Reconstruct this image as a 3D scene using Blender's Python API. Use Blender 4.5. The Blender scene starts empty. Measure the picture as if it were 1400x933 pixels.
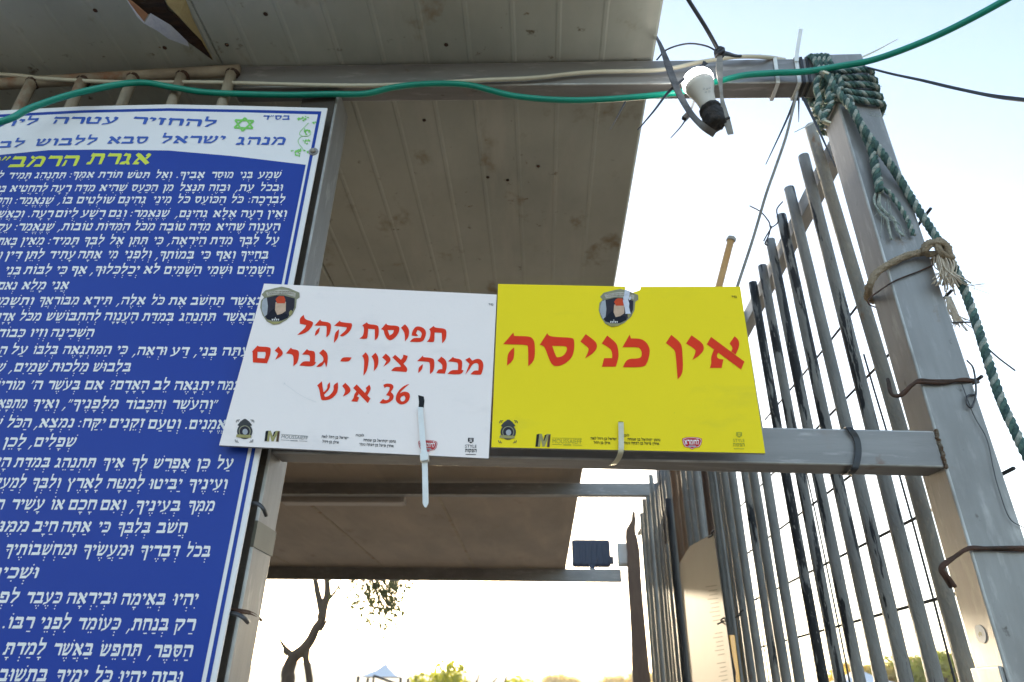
import bpy, bmesh, math, random
from mathutils import Vector, Matrix
from mathutils.geometry import tessellate_polygon
random.seed(7)
S = bpy.context.scene
COL = S.collection

# ------------------------------------------------------------------ camera
F, CX, CY, CAMZ = 926.0, 700.0, 466.5, 1.6
Yc = Vector((42, 495.5, F)).normalized()
Zc = Vector((28, -1733.5, F)); Zc = (Zc - Yc * Zc.dot(Yc)).normalized()
Xc = Yc.cross(Zc)
cam = bpy.data.cameras.new('camera'); cam_o = bpy.data.objects.new('camera', cam); COL.objects.link(cam_o)
cam.sensor_width = 36; cam.lens = F / 1400 * 36
cam.clip_start = 0.02; cam.clip_end = 6000
cam_o.matrix_world = Matrix(((Xc.x, -Xc.y, -Xc.z, 0), (Yc.x, -Yc.y, -Yc.z, 0), (Zc.x, -Zc.y, -Zc.z, CAMZ), (0, 0, 0, 1)))
cam.dof.use_dof = True; cam.dof.focus_distance = 1.18; cam.dof.aperture_fstop = 6.3
S.camera = cam_o

# ------------------------------------------------------------------ sky, sun, exposure
SUN_EL, SUN_AZ = 9.0, -9.0          # degrees; azimuth from +Y towards +X
w = bpy.data.worlds.new('World'); S.world = w; w.use_nodes = True
nt = w.node_tree; nt.nodes.clear()
sky = nt.nodes.new('ShaderNodeTexSky'); sky.sky_type = 'NISHITA'; sky.sun_disc = False
sky.sun_elevation = math.radians(SUN_EL); sky.sun_rotation = math.radians(SUN_AZ)
sky.altitude = 200; sky.air_density = 1.0; sky.dust_density = 2.0; sky.ozone_density = 1.5
bg = nt.nodes.new('ShaderNodeBackground'); bg.inputs['Strength'].default_value = 0.15
wo = nt.nodes.new('ShaderNodeOutputWorld')
hs = nt.nodes.new('ShaderNodeHueSaturation'); hs.inputs['Saturation'].default_value = .83
nt.links.new(sky.outputs[0], hs.inputs['Color']); nt.links.new(hs.outputs[0], bg.inputs[0]); nt.links.new(bg.outputs[0], wo.inputs[0])
sun = bpy.data.lights.new('sun', 'SUN'); sun.energy = 2.0; sun.angle = math.radians(0.6); sun.color = (1, .84, .6)
sun_o = bpy.data.objects.new('sun', sun); COL.objects.link(sun_o)
sd = Vector((math.sin(math.radians(SUN_AZ)) * math.cos(math.radians(SUN_EL)), math.cos(math.radians(SUN_AZ)) * math.cos(math.radians(SUN_EL)), math.sin(math.radians(SUN_EL))))
sun_o.rotation_euler = sd.to_track_quat('Z', 'Y').to_euler()
S.view_settings.view_transform = 'Standard'; S.view_settings.look = 'None'
S.view_settings.exposure = 2.2; S.view_settings.gamma = 1

def W(u, v, **k):
    """world point seen at photograph position (u, v) on the plane X=, Y= or Z= (Z above the camera)"""
    d = Vector((u - CX, v - CY, F)); d = Vector((Xc.dot(d), Yc.dot(d), Zc.dot(d)))
    (a, b), = k.items()
    p = d * (b / d['XYZ'.index(a)])
    return Vector((p.x, p.y, p.z + CAMZ))

# ------------------------------------------------------------------ materials
def mat(name, col, rough=.6, metal=0.0, col2=None, scale=8, detail=6, lo=.35, hi=.65, bump=0.0, bscale=40, stretch=(1, 1, 1), spec=.5,
        layers=(), emit=None, trans=0, sheen=0):
    m = bpy.data.materials.new(name); m.use_nodes = True
    n = m.node_tree; b = n.nodes['Principled BSDF']; L = n.links
    b.inputs['Roughness'].default_value = rough; b.inputs['Metallic'].default_value = metal
    b.inputs['Specular IOR Level'].default_value = spec
    b.inputs['Base Color'].default_value = (*col, 1)
    tc = n.nodes.new('ShaderNodeTexCoord'); mp = n.nodes.new('ShaderNodeMapping'); mp.inputs['Scale'].default_value = stretch
    L.new(tc.outputs['Object'], mp.inputs[0])
    cur = None
    def noise(sc, det, a, c, st=None, rgh=.6):
        v = mp.outputs[0]
        if st:
            mm = n.nodes.new('ShaderNodeMapping'); mm.inputs['Scale'].default_value = st; L.new(tc.outputs['Object'], mm.inputs[0]); v = mm.outputs[0]
        t = n.nodes.new('ShaderNodeTexNoise'); t.inputs['Scale'].default_value = sc; t.inputs['Detail'].default_value = det; t.inputs['Roughness'].default_value = rgh
        L.new(v, t.inputs['Vector'])
        r = n.nodes.new('ShaderNodeMapRange'); r.inputs['From Min'].default_value = a; r.inputs['From Max'].default_value = c
        L.new(t.outputs[0], r.inputs['Value']); return r.outputs[0]
    if col2:
        mx = n.nodes.new('ShaderNodeMix'); mx.data_type = 'RGBA'
        mx.inputs[6].default_value = (*col, 1); mx.inputs[7].default_value = (*col2, 1)
        L.new(noise(scale, detail, lo, hi), mx.inputs[0]); cur = mx.outputs[2]
    for (c3, sc, a, c, st) in layers:
        mx = n.nodes.new('ShaderNodeMix'); mx.data_type = 'RGBA'
        if cur: L.new(cur, mx.inputs[6])
        else: mx.inputs[6].default_value = (*col, 1)
        mx.inputs[7].default_value = (*c3, 1)
        L.new(noise(sc, 8, a, c, st), mx.inputs[0]); cur = mx.outputs[2]
    if cur: L.new(cur, b.inputs['Base Color'])
    if bump:
        bp = n.nodes.new('ShaderNodeBump'); bp.inputs['Strength'].default_value = bump; bp.inputs['Distance'].default_value = .01
        L.new(noise(bscale, 6, .2, .8), bp.inputs['Height']); L.new(bp.outputs[0], b.inputs['Normal'])
    if emit: b.inputs['Emission Color'].default_value = (*emit[0], 1); b.inputs['Emission Strength'].default_value = emit[1]
    if trans: b.inputs['Transmission Weight'].default_value = trans
    return m

M_EDGE = 1
RUST = (.16, .06, .02)
M = {}
M['steel_v'] = mat('galvanised steel upright', (.30, .29, .275), .48, .35, (.225, .217, .207), 3, 8, .25, .75, .06, 30, (14, 14, 1.2),
                   layers=[((.42, .40, .38), 9, .56, .75, (6, 6, 1.5)), ((.19, .18, .17), 2.2, .50, .72, (2, 2, 1.2)), ((.12, .105, .095), 18, .67, .73, (2, 2, 1.6)), ((.20, .12, .07), 9, .68, .78, (1.5, 1.5, 1.2)), (RUST, 7, .70, .80, (2, 2, 2))])
M['steel_x'] = mat('galvanised steel crosspiece', (.27, .257, .245), .48, .35, (.20, .19, .182), 3, 8, .25, .75, .06, 30, (1.2, 14, 14),
                   layers=[((.40, .375, .355), 9, .56, .75, (1.5, 8, 8)), ((.18, .168, .16), 2.2, .50, .72, (1.2, 2, 2)), ((.12, .10, .09), 18, .67, .73, (1.6, 2, 2)), ((.22, .14, .11), 4, .60, .80, (1.2, 1.5, 1.5)), (RUST, 6, .68, .8, (2, 2, 2))])
M['edge'] = mat('worn bright tube edge', (.55, .54, .51), .45, .3, (.30, .29, .27), 12, 8, .35, .65, .1, 60)
M['steel_y'] = mat('galvanised steel rail', (.48, .46, .43), .5, .15, (.36, .35, .33), 4, 8, .3, .7, .1, 30, (14, 1.2, 14), layers=[(RUST, 7, .70, .8, None)])
M['roof_metal'] = mat('dirty painted roof sheet', (.52, .52, .445), .48, .12, (.36, .36, .305), 2.2, 8, .3, .7, .05, 25, (1.5, 1, 1),
                      layers=[((.25, .18, .095), 7, .60, .74, (1.3, 1, 1)), ((.20, .14, .08), 34, .68, .75, (1, 1, 1)), ((.13, .09, .05), 26, .66, .74, (1, 1, 1)), ((.56, .53, .45), 3, .55, .8, (3, .4, 1))])
M['roof_ply'] = mat('weathered brown ceiling board', (.40, .315, .24), .65, 0, (.27, .22, .17), 2.5, 8, .3, .7, .1, 25, (1.2, .5, 1),
                    layers=[((.17, .11, .06), 4, .62, .8, None), ((.42, .33, .25), 3, .55, .8, (3, .3, 1))])
M['dark_wall'] = mat('dark shed boarding', (.035, .028, .02), .85, 0, (.055, .042, .03), 6, 6, .3, .7, .2, 30, (1, 1, 6))
M['pipe'] = mat('worn grey pipe', (.27, .265, .245), .62, .1, (.17, .166, .155), 10, 8, .3, .7, .25, 90, (3, 3, .8), layers=[(RUST, 14, .68, .78, (2, 2, 1)), ((.30, .29, .25), 30, .58, .7, None)])
def peeled(name, thr):
    return mat(name, (.27, .265, .245), .6, .1, (.17, .166, .155), 10, 8, .3, .7, .4, 80, (3, 3, .8),
               layers=[((.012, .013, .015), 16, thr, thr + .02, (2.5, 2.5, .30)), ((.33, .31, .27), 60, .62, .7, None)])
M['pipe_peel1'] = peeled('grey pipe with peeling black paint', .57)
M['pipe_peel2'] = peeled('grey pipe with much black paint', .52)
M['pipe_peel3'] = peeled('pipe mostly black paint', .42)
M['pipe_tan'] = mat('sand stained pipe', (.30, .28, .235), .7, .05, (.20, .19, .17), 14, 8, .3, .7, .4, 90, (2, 2, .8), layers=[((.32, .29, .235), 40, .55, .66, None), ((.22, .11, .04), 12, .64, .74, None)])
M['pipe_rust'] = mat('rusted brown pipe', (.20, .10, .05), .85, .05, (.28, .19, .12), 8, 8, .3, .7, .4, 80, (3, 3, .6), layers=[((.07, .035, .02), 9, .6, .7, None)])
M['pipe_brown'] = mat('dark brown pipe', (.09, .05, .035), .8, .05, (.13, .08, .05), 8, 8, .3, .7, .3, 80, (3, 3, .6))
M['pipe_dark'] = mat('black painted pipe', (.02, .02, .022), .5, .1, (.06, .06, .06), 8, 8, .4, .8, .3, 80, (3, 3, .6))
M['grille'] = mat('rusty tan steel', (.40, .33, .235), .7, .05, (.27, .21, .145), 12, 8, .3, .7, .3, 70, (1, 1, 1), layers=[((.22, .08, .03), 9, .58, .7, None)])
M['rust'] = mat('rusty binding wire', (.055, .035, .025), .8, .3, (.11, .05, .03), 30, 6, .4, .7, .3, 120)
M['wire'] = mat('grey steel wire', (.10, .10, .105), .5, .6, (.06, .055, .05), 30, 4, .4, .7)
M['mesh'] = mat('reinforcing mesh wire', (.05, .05, .052), .6, .4, (.09, .06, .05), 20, 4, .5, .7)
M['green'] = mat('green cable sheath', (.0, .26, .17), .33, 0, (.0, .21, .14), 20, 4, .3, .7)
M['cream'] = mat('cream cable sheath', (.62, .57, .44), .45, 0, (.50, .45, .34), 15, 4, .3, .7)
M['tie_black'] = mat('black nylon', (.012, .012, .014), .45, 0, (.03, .03, .03), 30, 4, .4, .7)
M['tie_white'] = mat('white nylon', (.75, .75, .72), .35, 0, (.66, .65, .61), 30, 4, .4, .7)
M['tie_cream'] = mat('yellowed nylon', (.62, .58, .42), .35, 0, (.52, .48, .33), 30, 4, .4, .7)
M['strap'] = mat('grey metal strap', (.13, .12, .11), .5, .3, (.06, .055, .05), 30, 6, .4, .6, .2, 80)
M['strap2'] = mat('dusty grey strap', (.30, .27, .23), .6, .1, (.2, .18, .15), 30, 6, .4, .6, .2, 80)
M['blue'] = mat('blue printed sheet', (.002, .030, .27), .42, 0, (.003, .038, .29), 3, 8, .3, .7, .12, 5, layers=[((.05, .09, .28), 40, .74, .80, None)], spec=.3)
M['blue_ink'] = mat('blue ink', (.014, .07, .36), .4, 0, (.02, .09, .42), 40, 4, .3, .7)
M['sheet_white'] = mat('white printed sheet', (.80, .76, .74), .4, 0, (.74, .71, .69), 2.5, 8, .3, .7, .03, 30, spec=.4, layers=[((.55, .54, .5), 30, .72, .82, None)])
M['white_ink'] = mat('white ink', (.84, .80, .76), .42, 0, (.76, .73, .70), 60, 4, .3, .7)
M['yellow_ink'] = mat('yellow ink', (.66, .70, .02), .4, 0, (.6, .64, .03), 60, 4, .3, .7)
M['green_ink'] = mat('green ink', (.16, .52, .07), .4, 0, (.22, .6, .10), 60, 4, .3, .7)
M['red'] = mat('red ink', (.78, .042, .010), .45, 0, (.72, .036, .009), 30, 4, .3, .7, spec=.12)
M['board_white'] = mat('white foam board face', (.92, .81, .755), .42, 0, (.88, .78, .73), 2, 8, .3, .7, .10, 7, spec=.2, layers=[((.78, .69, .65), 5, .56, .75, (1, 1, 2.5)), ((.60, .56, .52), 60, .70, .76, None)])
M['board_yellow'] = mat('yellow foam board face', (.93, .715, .008), .42, 0, (.88, .67, .008), 2, 8, .3, .7, .10, 7, spec=.15, layers=[((.76, .60, .02), 5, .58, .76, (1, 1, 2.5)), ((.50, .42, .02), 60, .71, .77, None)])
M['board_edge'] = mat('foam board edge', (.22, .22, .23), .8, 0, (.34, .34, .35), 60, 4, .3, .7, .2, 200)
M['paper'] = mat('torn paper backing', (.74, .74, .78), .8, 0, (.60, .60, .68), 60, 6, .3, .7, .4, 200)
for nm, c in dict(ink_black=(.015, .015, .017), ink_grey=(.25, .25, .24), gold=(.38, .33, .13), rim=(.30, .28, .18), banner=(.52, .47, .38),
                  portrait=(.035, .03, .04), coat=(.012, .012, .02), beard=(.62, .42, .29), cap=(.62, .07, .02), column=(.42, .43, .45), badge=(.55, .015, .02),
                  olive=(.40, .38, .03), brownink=(.10, .05, .03), seal=(.06, .06, .06)).items():
    M[nm] = mat(nm.replace('_', ' ') + ' print', c, .42, 0, tuple(x * .8 for x in c), 90, 4, .3, .7, spec=.12)
M['bulb_glow'] = mat('lit lamp dome', (1, 1, 1), .4, 0, emit=((1, .99, .96), 4.0))
M['bulb_body'] = mat('lamp body plastic', (.62, .56, .47), .4, 0, (.55, .49, .41), 20, 4, .3, .7)
M['socket'] = mat('scorched black socket', (.018, .015, .013), .7, 0, (.07, .05, .035), 40, 8, .5, .7, .6, 120)
M['rope_green'] = mat('teal rope strand', (.15, .27, .225), .8, 0, (.05, .11, .095), 120, 4, .35, .65, .6, 400)
M['rope_pale'] = mat('pale rope strand', (.60, .60, .52), .85, 0, (.22, .30, .26), 120, 4, .35, .65, .6, 400)
M['rope_dark'] = mat('dark green rope strand', (.03, .08, .08), .8, 0, (.10, .17, .15), 120, 4, .35, .65, .6, 400)
M['rope_tan'] = mat('tan rope', (.64, .50, .34), .9, 0, (.42, .32, .21), 200, 4, .35, .65, .8, 500)
M['fray'] = mat('frayed rope fibre', (.62, .54, .42), .9, 0, (.5, .4, .3), 200, 4, .35, .65)
M['weld'] = mat('rusty weld bead', (.18, .09, .04), .8, .2, (.40, .34, .26), 90, 6, .4, .6, 1, 300)
M['sticker'] = mat('round paper sticker', (.62, .62, .60), .6, 0, (.55, .54, .5), 60, 4, .3, .7)
M['tape'] = mat('old brown tape', (.16, .15, .11), .5, .05, (.13, .12, .09), 30, 6, .3, .7)
M['lamp_box'] = mat('navy floodlight housing', (.012, .02, .05), .45, .1, (.02, .03, .06), 20, 4, .3, .7)
M['grey_plastic'] = mat('pale grey plastic', (.5, .51, .5), .5, 0, (.42, .43, .42), 10, 4, .3, .7)
M['tube'] = mat('lamp batten plastic', (.45, .40, .37), .5, 0, (.40, .35, .31), 5, 4, .3, .7)
M['poster'] = mat('glossy cream sheet', (.32, .30, .25), .7, 0, (.28, .26, .215), 2, 6, .3, .7, .05, 12, spec=.15, layers=[((.18, .12, .08), 3, .62, .85, (4, 1, .8))])
M['poster_ink'] = mat('faded grey print', (.14, .12, .10), .8)
M['scuff'] = mat('faint scuff', (.66, .62, .60), .5)
M['scuff'] = mat('faint scuff', (.70, .65, .62), .5)
M['warn'] = mat('yellow warning sheet', (.55, .33, .01), .8, 0, (.5, .3, .01), 8, 4, .3, .7, spec=.1)
M['torn'] = mat('brown exposed insulation', (.07, .03, .012), .9, 0, (.025, .012, .008), 18, 8, .35, .65, 1, 60, (1, 4, 1))
M['torn_lip'] = mat('yellowed curled sheet', (.44, .34, .15), .6, 0, (.30, .22, .10), 10, 8, .3, .7, .4, 50)
M['torn_orange'] = mat('orange primer sheet', (.50, .24, .12), .6, 0, (.42, .20, .10), 20, 4, .3, .7)
M['ground'] = mat('dusty concrete', (.26, .225, .18), .9, 0, (.20, .17, .135), .6, 8, .3, .7, .3, 6, layers=[((.20, .18, .14), .2, .55, .7, None)])
M['hill'] = mat('dry hillside', (.24, .20, .11), .95, 0, (.13, .13, .06), .02, 8, .35, .65, .6, .3, layers=[((.30, .24, .15), .05, .55, .65, None)])
M['bark'] = mat('brown bark', (.13, .09, .06), .9, 0, (.07, .05, .035), 12, 6, .3, .7, .8, 40, (1, 1, .3))
def leaf(name, c, c2):
    m = mat(name, c, .6, 0, c2, 3, 4, .3, .7)
    n = m.node_tree; b = n.nodes['Principled BSDF']; t = n.nodes.new('ShaderNodeBsdfTranslucent'); mx = n.nodes.new('ShaderNodeMixShader')
    t.inputs[0].default_value = (c[0] * 2.2, c[1] * 2.0, c[2], 1); mx.inputs[0].default_value = .45
    n.links.new(b.outputs[0], mx.inputs[1]); n.links.new(t.outputs[0], mx.inputs[2]); n.links.new(mx.outputs[0], n.nodes['Material Output'].inputs[0]); return m
M['leaf_grey'] = leaf('grey green leaves', (.07, .08, .045), (.05, .06, .03))
M['leaf_lime'] = leaf('lime green leaves', (.30, .32, .05), (.2, .23, .03))
M['leaf_dry'] = leaf('olive yellow leaves', (.48, .38, .12), (.33, .28, .09))
M['tent'] = mat('white tent fabric', (.72, .73, .75), .7, 0, (.64, .65, .68), 1, 4, .3, .7)
M['frame_dark'] = mat('dark tent frame', (.03, .03, .035), .5, .3)

# ------------------------------------------------------------------ helpers
def mesh_obj(name, bm, m, parent=None, smooth=False, bevel=0):
    bmesh.ops.recalc_face_normals(bm, faces=bm.faces)
    me = bpy.data.meshes.new(name); bm.to_mesh(me); bm.free()
    if isinstance(m, (list, tuple)):
        for x in m: me.materials.append(M[x])
    else: me.materials.append(M[m])
    if smooth:
        for p in me.polygons: p.use_smooth = True
    o = bpy.data.objects.new(name, me); COL.objects.link(o); worn = bevel and m in ('steel_v', 'steel_x')
    if worn: me.materials.append(M['edge'])
    if parent: o.parent = parent; o.matrix_parent_inverse = parent.matrix_world.inverted()
    if bevel:
        b = o.modifiers.new('bevel', 'BEVEL'); b.width = bevel; b.segments = 3; b.limit_method = 'ANGLE'
        if worn: b.material = 1
    return o
def tag(o, label, cat, group=None, kind=None):
    if label: o['label'] = label
    if cat: o['category'] = cat
    if group: o['group'] = group
    if kind: o['kind'] = kind
    return o
def thing(name, loc, label, cat, group=None):
    o = bpy.data.objects.new(name, None); COL.objects.link(o); o.location = loc; o.empty_display_size = .1
    o.matrix_world = Matrix.Translation(loc)
    return tag(o, label, cat, group)
def hexa(bm, a, b):
    """a, b: four corners each, joined to a closed block"""
    va = [bm.verts.new(p) for p in a]; vb = [bm.verts.new(p) for p in b]
    bm.faces.new(va); bm.faces.new(vb[::-1])
    for i in range(4): bm.faces.new((va[i], vb[i], vb[(i + 1) % 4], va[(i + 1) % 4]))
def box(bm, x0, x1, y0, y1, z0, z1):
    hexa(bm, [(x0, y0, z0), (x1, y0, z0), (x1, y0, z1), (x0, y0, z1)], [(x0, y1, z0), (x1, y1, z0), (x1, y1, z1), (x0, y1, z1)])
def boxo(name, m, parent, *a, bevel=.003):
    bm = bmesh.new(); box(bm, *a); return mesh_obj(name, bm, m, parent, bevel=bevel)
def smooth_path(pts, n=8):
    pts = [Vector(p) for p in pts]
    if len(pts) < 3: return [pts[0].lerp(pts[-1], i / n) for i in range(n + 1)]
    P = [pts[0] * 2 - pts[1]] + pts + [pts[-1] * 2 - pts[-2]]; out = []
    for i in range(1, len(P) - 2):
        a, b, c, d = P[i - 1:i + 3]
        for k in range(n):
            t = k / n
            out.append(.5 * ((2 * b) + (c - a) * t + (2 * a - 5 * b + 4 * c - d) * t * t + (3 * b - a - 3 * c + d) * t ** 3))
    out.append(pts[-1]); return out
def frames(path):
    T = []
    for i in range(len(path)):
        t = path[min(i + 1, len(path) - 1)] - path[max(i - 1, 0)]
        T.append(t.normalized() if t.length > 1e-9 else Vector((0, 0, 1)))
    nrm = T[0].orthogonal().normalized(); out = []
    for t in T:
        nrm = (nrm - t * nrm.dot(t)).normalized(); out.append((nrm, t.cross(nrm).normalized()))
    return out
def tube(bm, path, r, seg=8):
    fr = frames(path); rings = []
    for i, (p, (a, b)) in enumerate(zip(path, fr)):
        rr = r(i / (len(path) - 1)) if callable(r) else r
        rings.append([bm.verts.new(p + (a * math.cos(2 * math.pi * k / seg) + b * math.sin(2 * math.pi * k / seg)) * rr) for k in range(seg)])
    for A, B in zip(rings, rings[1:]):
        for k in range(seg): bm.faces.new((A[k], A[(k + 1) % seg], B[(k + 1) % seg], B[k]))
    bm.faces.new(rings[0][::-1]); bm.faces.new(rings[-1])
def band(bm, path, wdt, th, side):
    """flat strap along path; side = direction of its width"""
    rings = []
    for i, p in enumerate(path):
        t = (path[min(i + 1, len(path) - 1)] - path[max(i - 1, 0)]).normalized()
        s = Vector(side); s = (s - t * s.dot(t)).normalized(); q = t.cross(s).normalized()
        ww = (wdt(i / (len(path) - 1)) if callable(wdt) else wdt) / 2
        rings.append([bm.verts.new(p + s * ww * a + q * th / 2 * b) for a, b in ((-1, -1), (1, -1), (1, 1), (-1, 1))])
    for A, B in zip(rings, rings[1:]):
        for k in range(4): bm.faces.new((A[k], A[(k + 1) % 4], B[(k + 1) % 4], B[k]))
    bm.faces.new(rings[0][::-1]); bm.faces.new(rings[-1])
def tube_o(name, pts, r, m, parent=None, n=8, seg=8):
    bm = bmesh.new(); tube(bm, smooth_path(pts, n), r, seg); return mesh_obj(name, bm, m, parent, True)
def band_o(name, pts, wd, th, side, m, parent=None, n=8):
    bm = bmesh.new(); band(bm, smooth_path(pts, n), wd, th, side); return mesh_obj(name, bm, m, parent)
def bar(bm, a, b, w1, h1, up=(0, 0, 1)):
    a, b = Vector(a), Vector(b); t = (b - a).normalized(); u = Vector(up); s = t.cross(u).normalized(); u = s.cross(t).normalized()
    c = lambda p: [p - s * w1 / 2 - u * h1 / 2, p + s * w1 / 2 - u * h1 / 2, p + s * w1 / 2 + u * h1 / 2, p - s * w1 / 2 + u * h1 / 2]
    hexa(bm, c(a), c(b))
def revolve(bm, a, axis, prof, seg=28, mi=0):
    a = Vector(a); t = Vector(axis).normalized(); s = t.orthogonal().normalized(); q = t.cross(s); rings = []
    for d, r in prof:
        rings.append([bm.verts.new(a + t * d + (s * math.cos(2 * math.pi * k / seg) + q * math.sin(2 * math.pi * k / seg)) * max(r, 1e-4)) for k in range(seg)])
    for A, B in zip(rings, rings[1:]):
        for k in range(seg): bm.faces.new((A[k], A[(k + 1) % seg], B[(k + 1) % seg], B[k]))
    bm.faces.new(rings[0][::-1]); bm.faces.new(rings[-1])

# flat print: polygons given on a sheet
def fill(bm, loops):
    loops = [[Vector(p) for p in l] for l in loops]; flat = [p for l in loops for p in l]
    vs = [bm.verts.new(p) for p in flat]
    for t in tessellate_polygon(loops):
        try: bm.faces.new([vs[i] for i in t])
        except ValueError: pass
def print_px(name, polys, Yp, m, parent, tile=(0, 0, 1), off=.0006):
    ox, oy, sc = tile; bm = bmesh.new()
    for pl in polys:
        loops = pl if isinstance(pl[0][0], (tuple, list)) else [pl]
        fill(bm, [[W(ox + x / sc, oy + y / sc, Y=Yp - off) for x, y in l] for l in loops])
    return mesh_obj(name, bm, m, parent)

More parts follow.
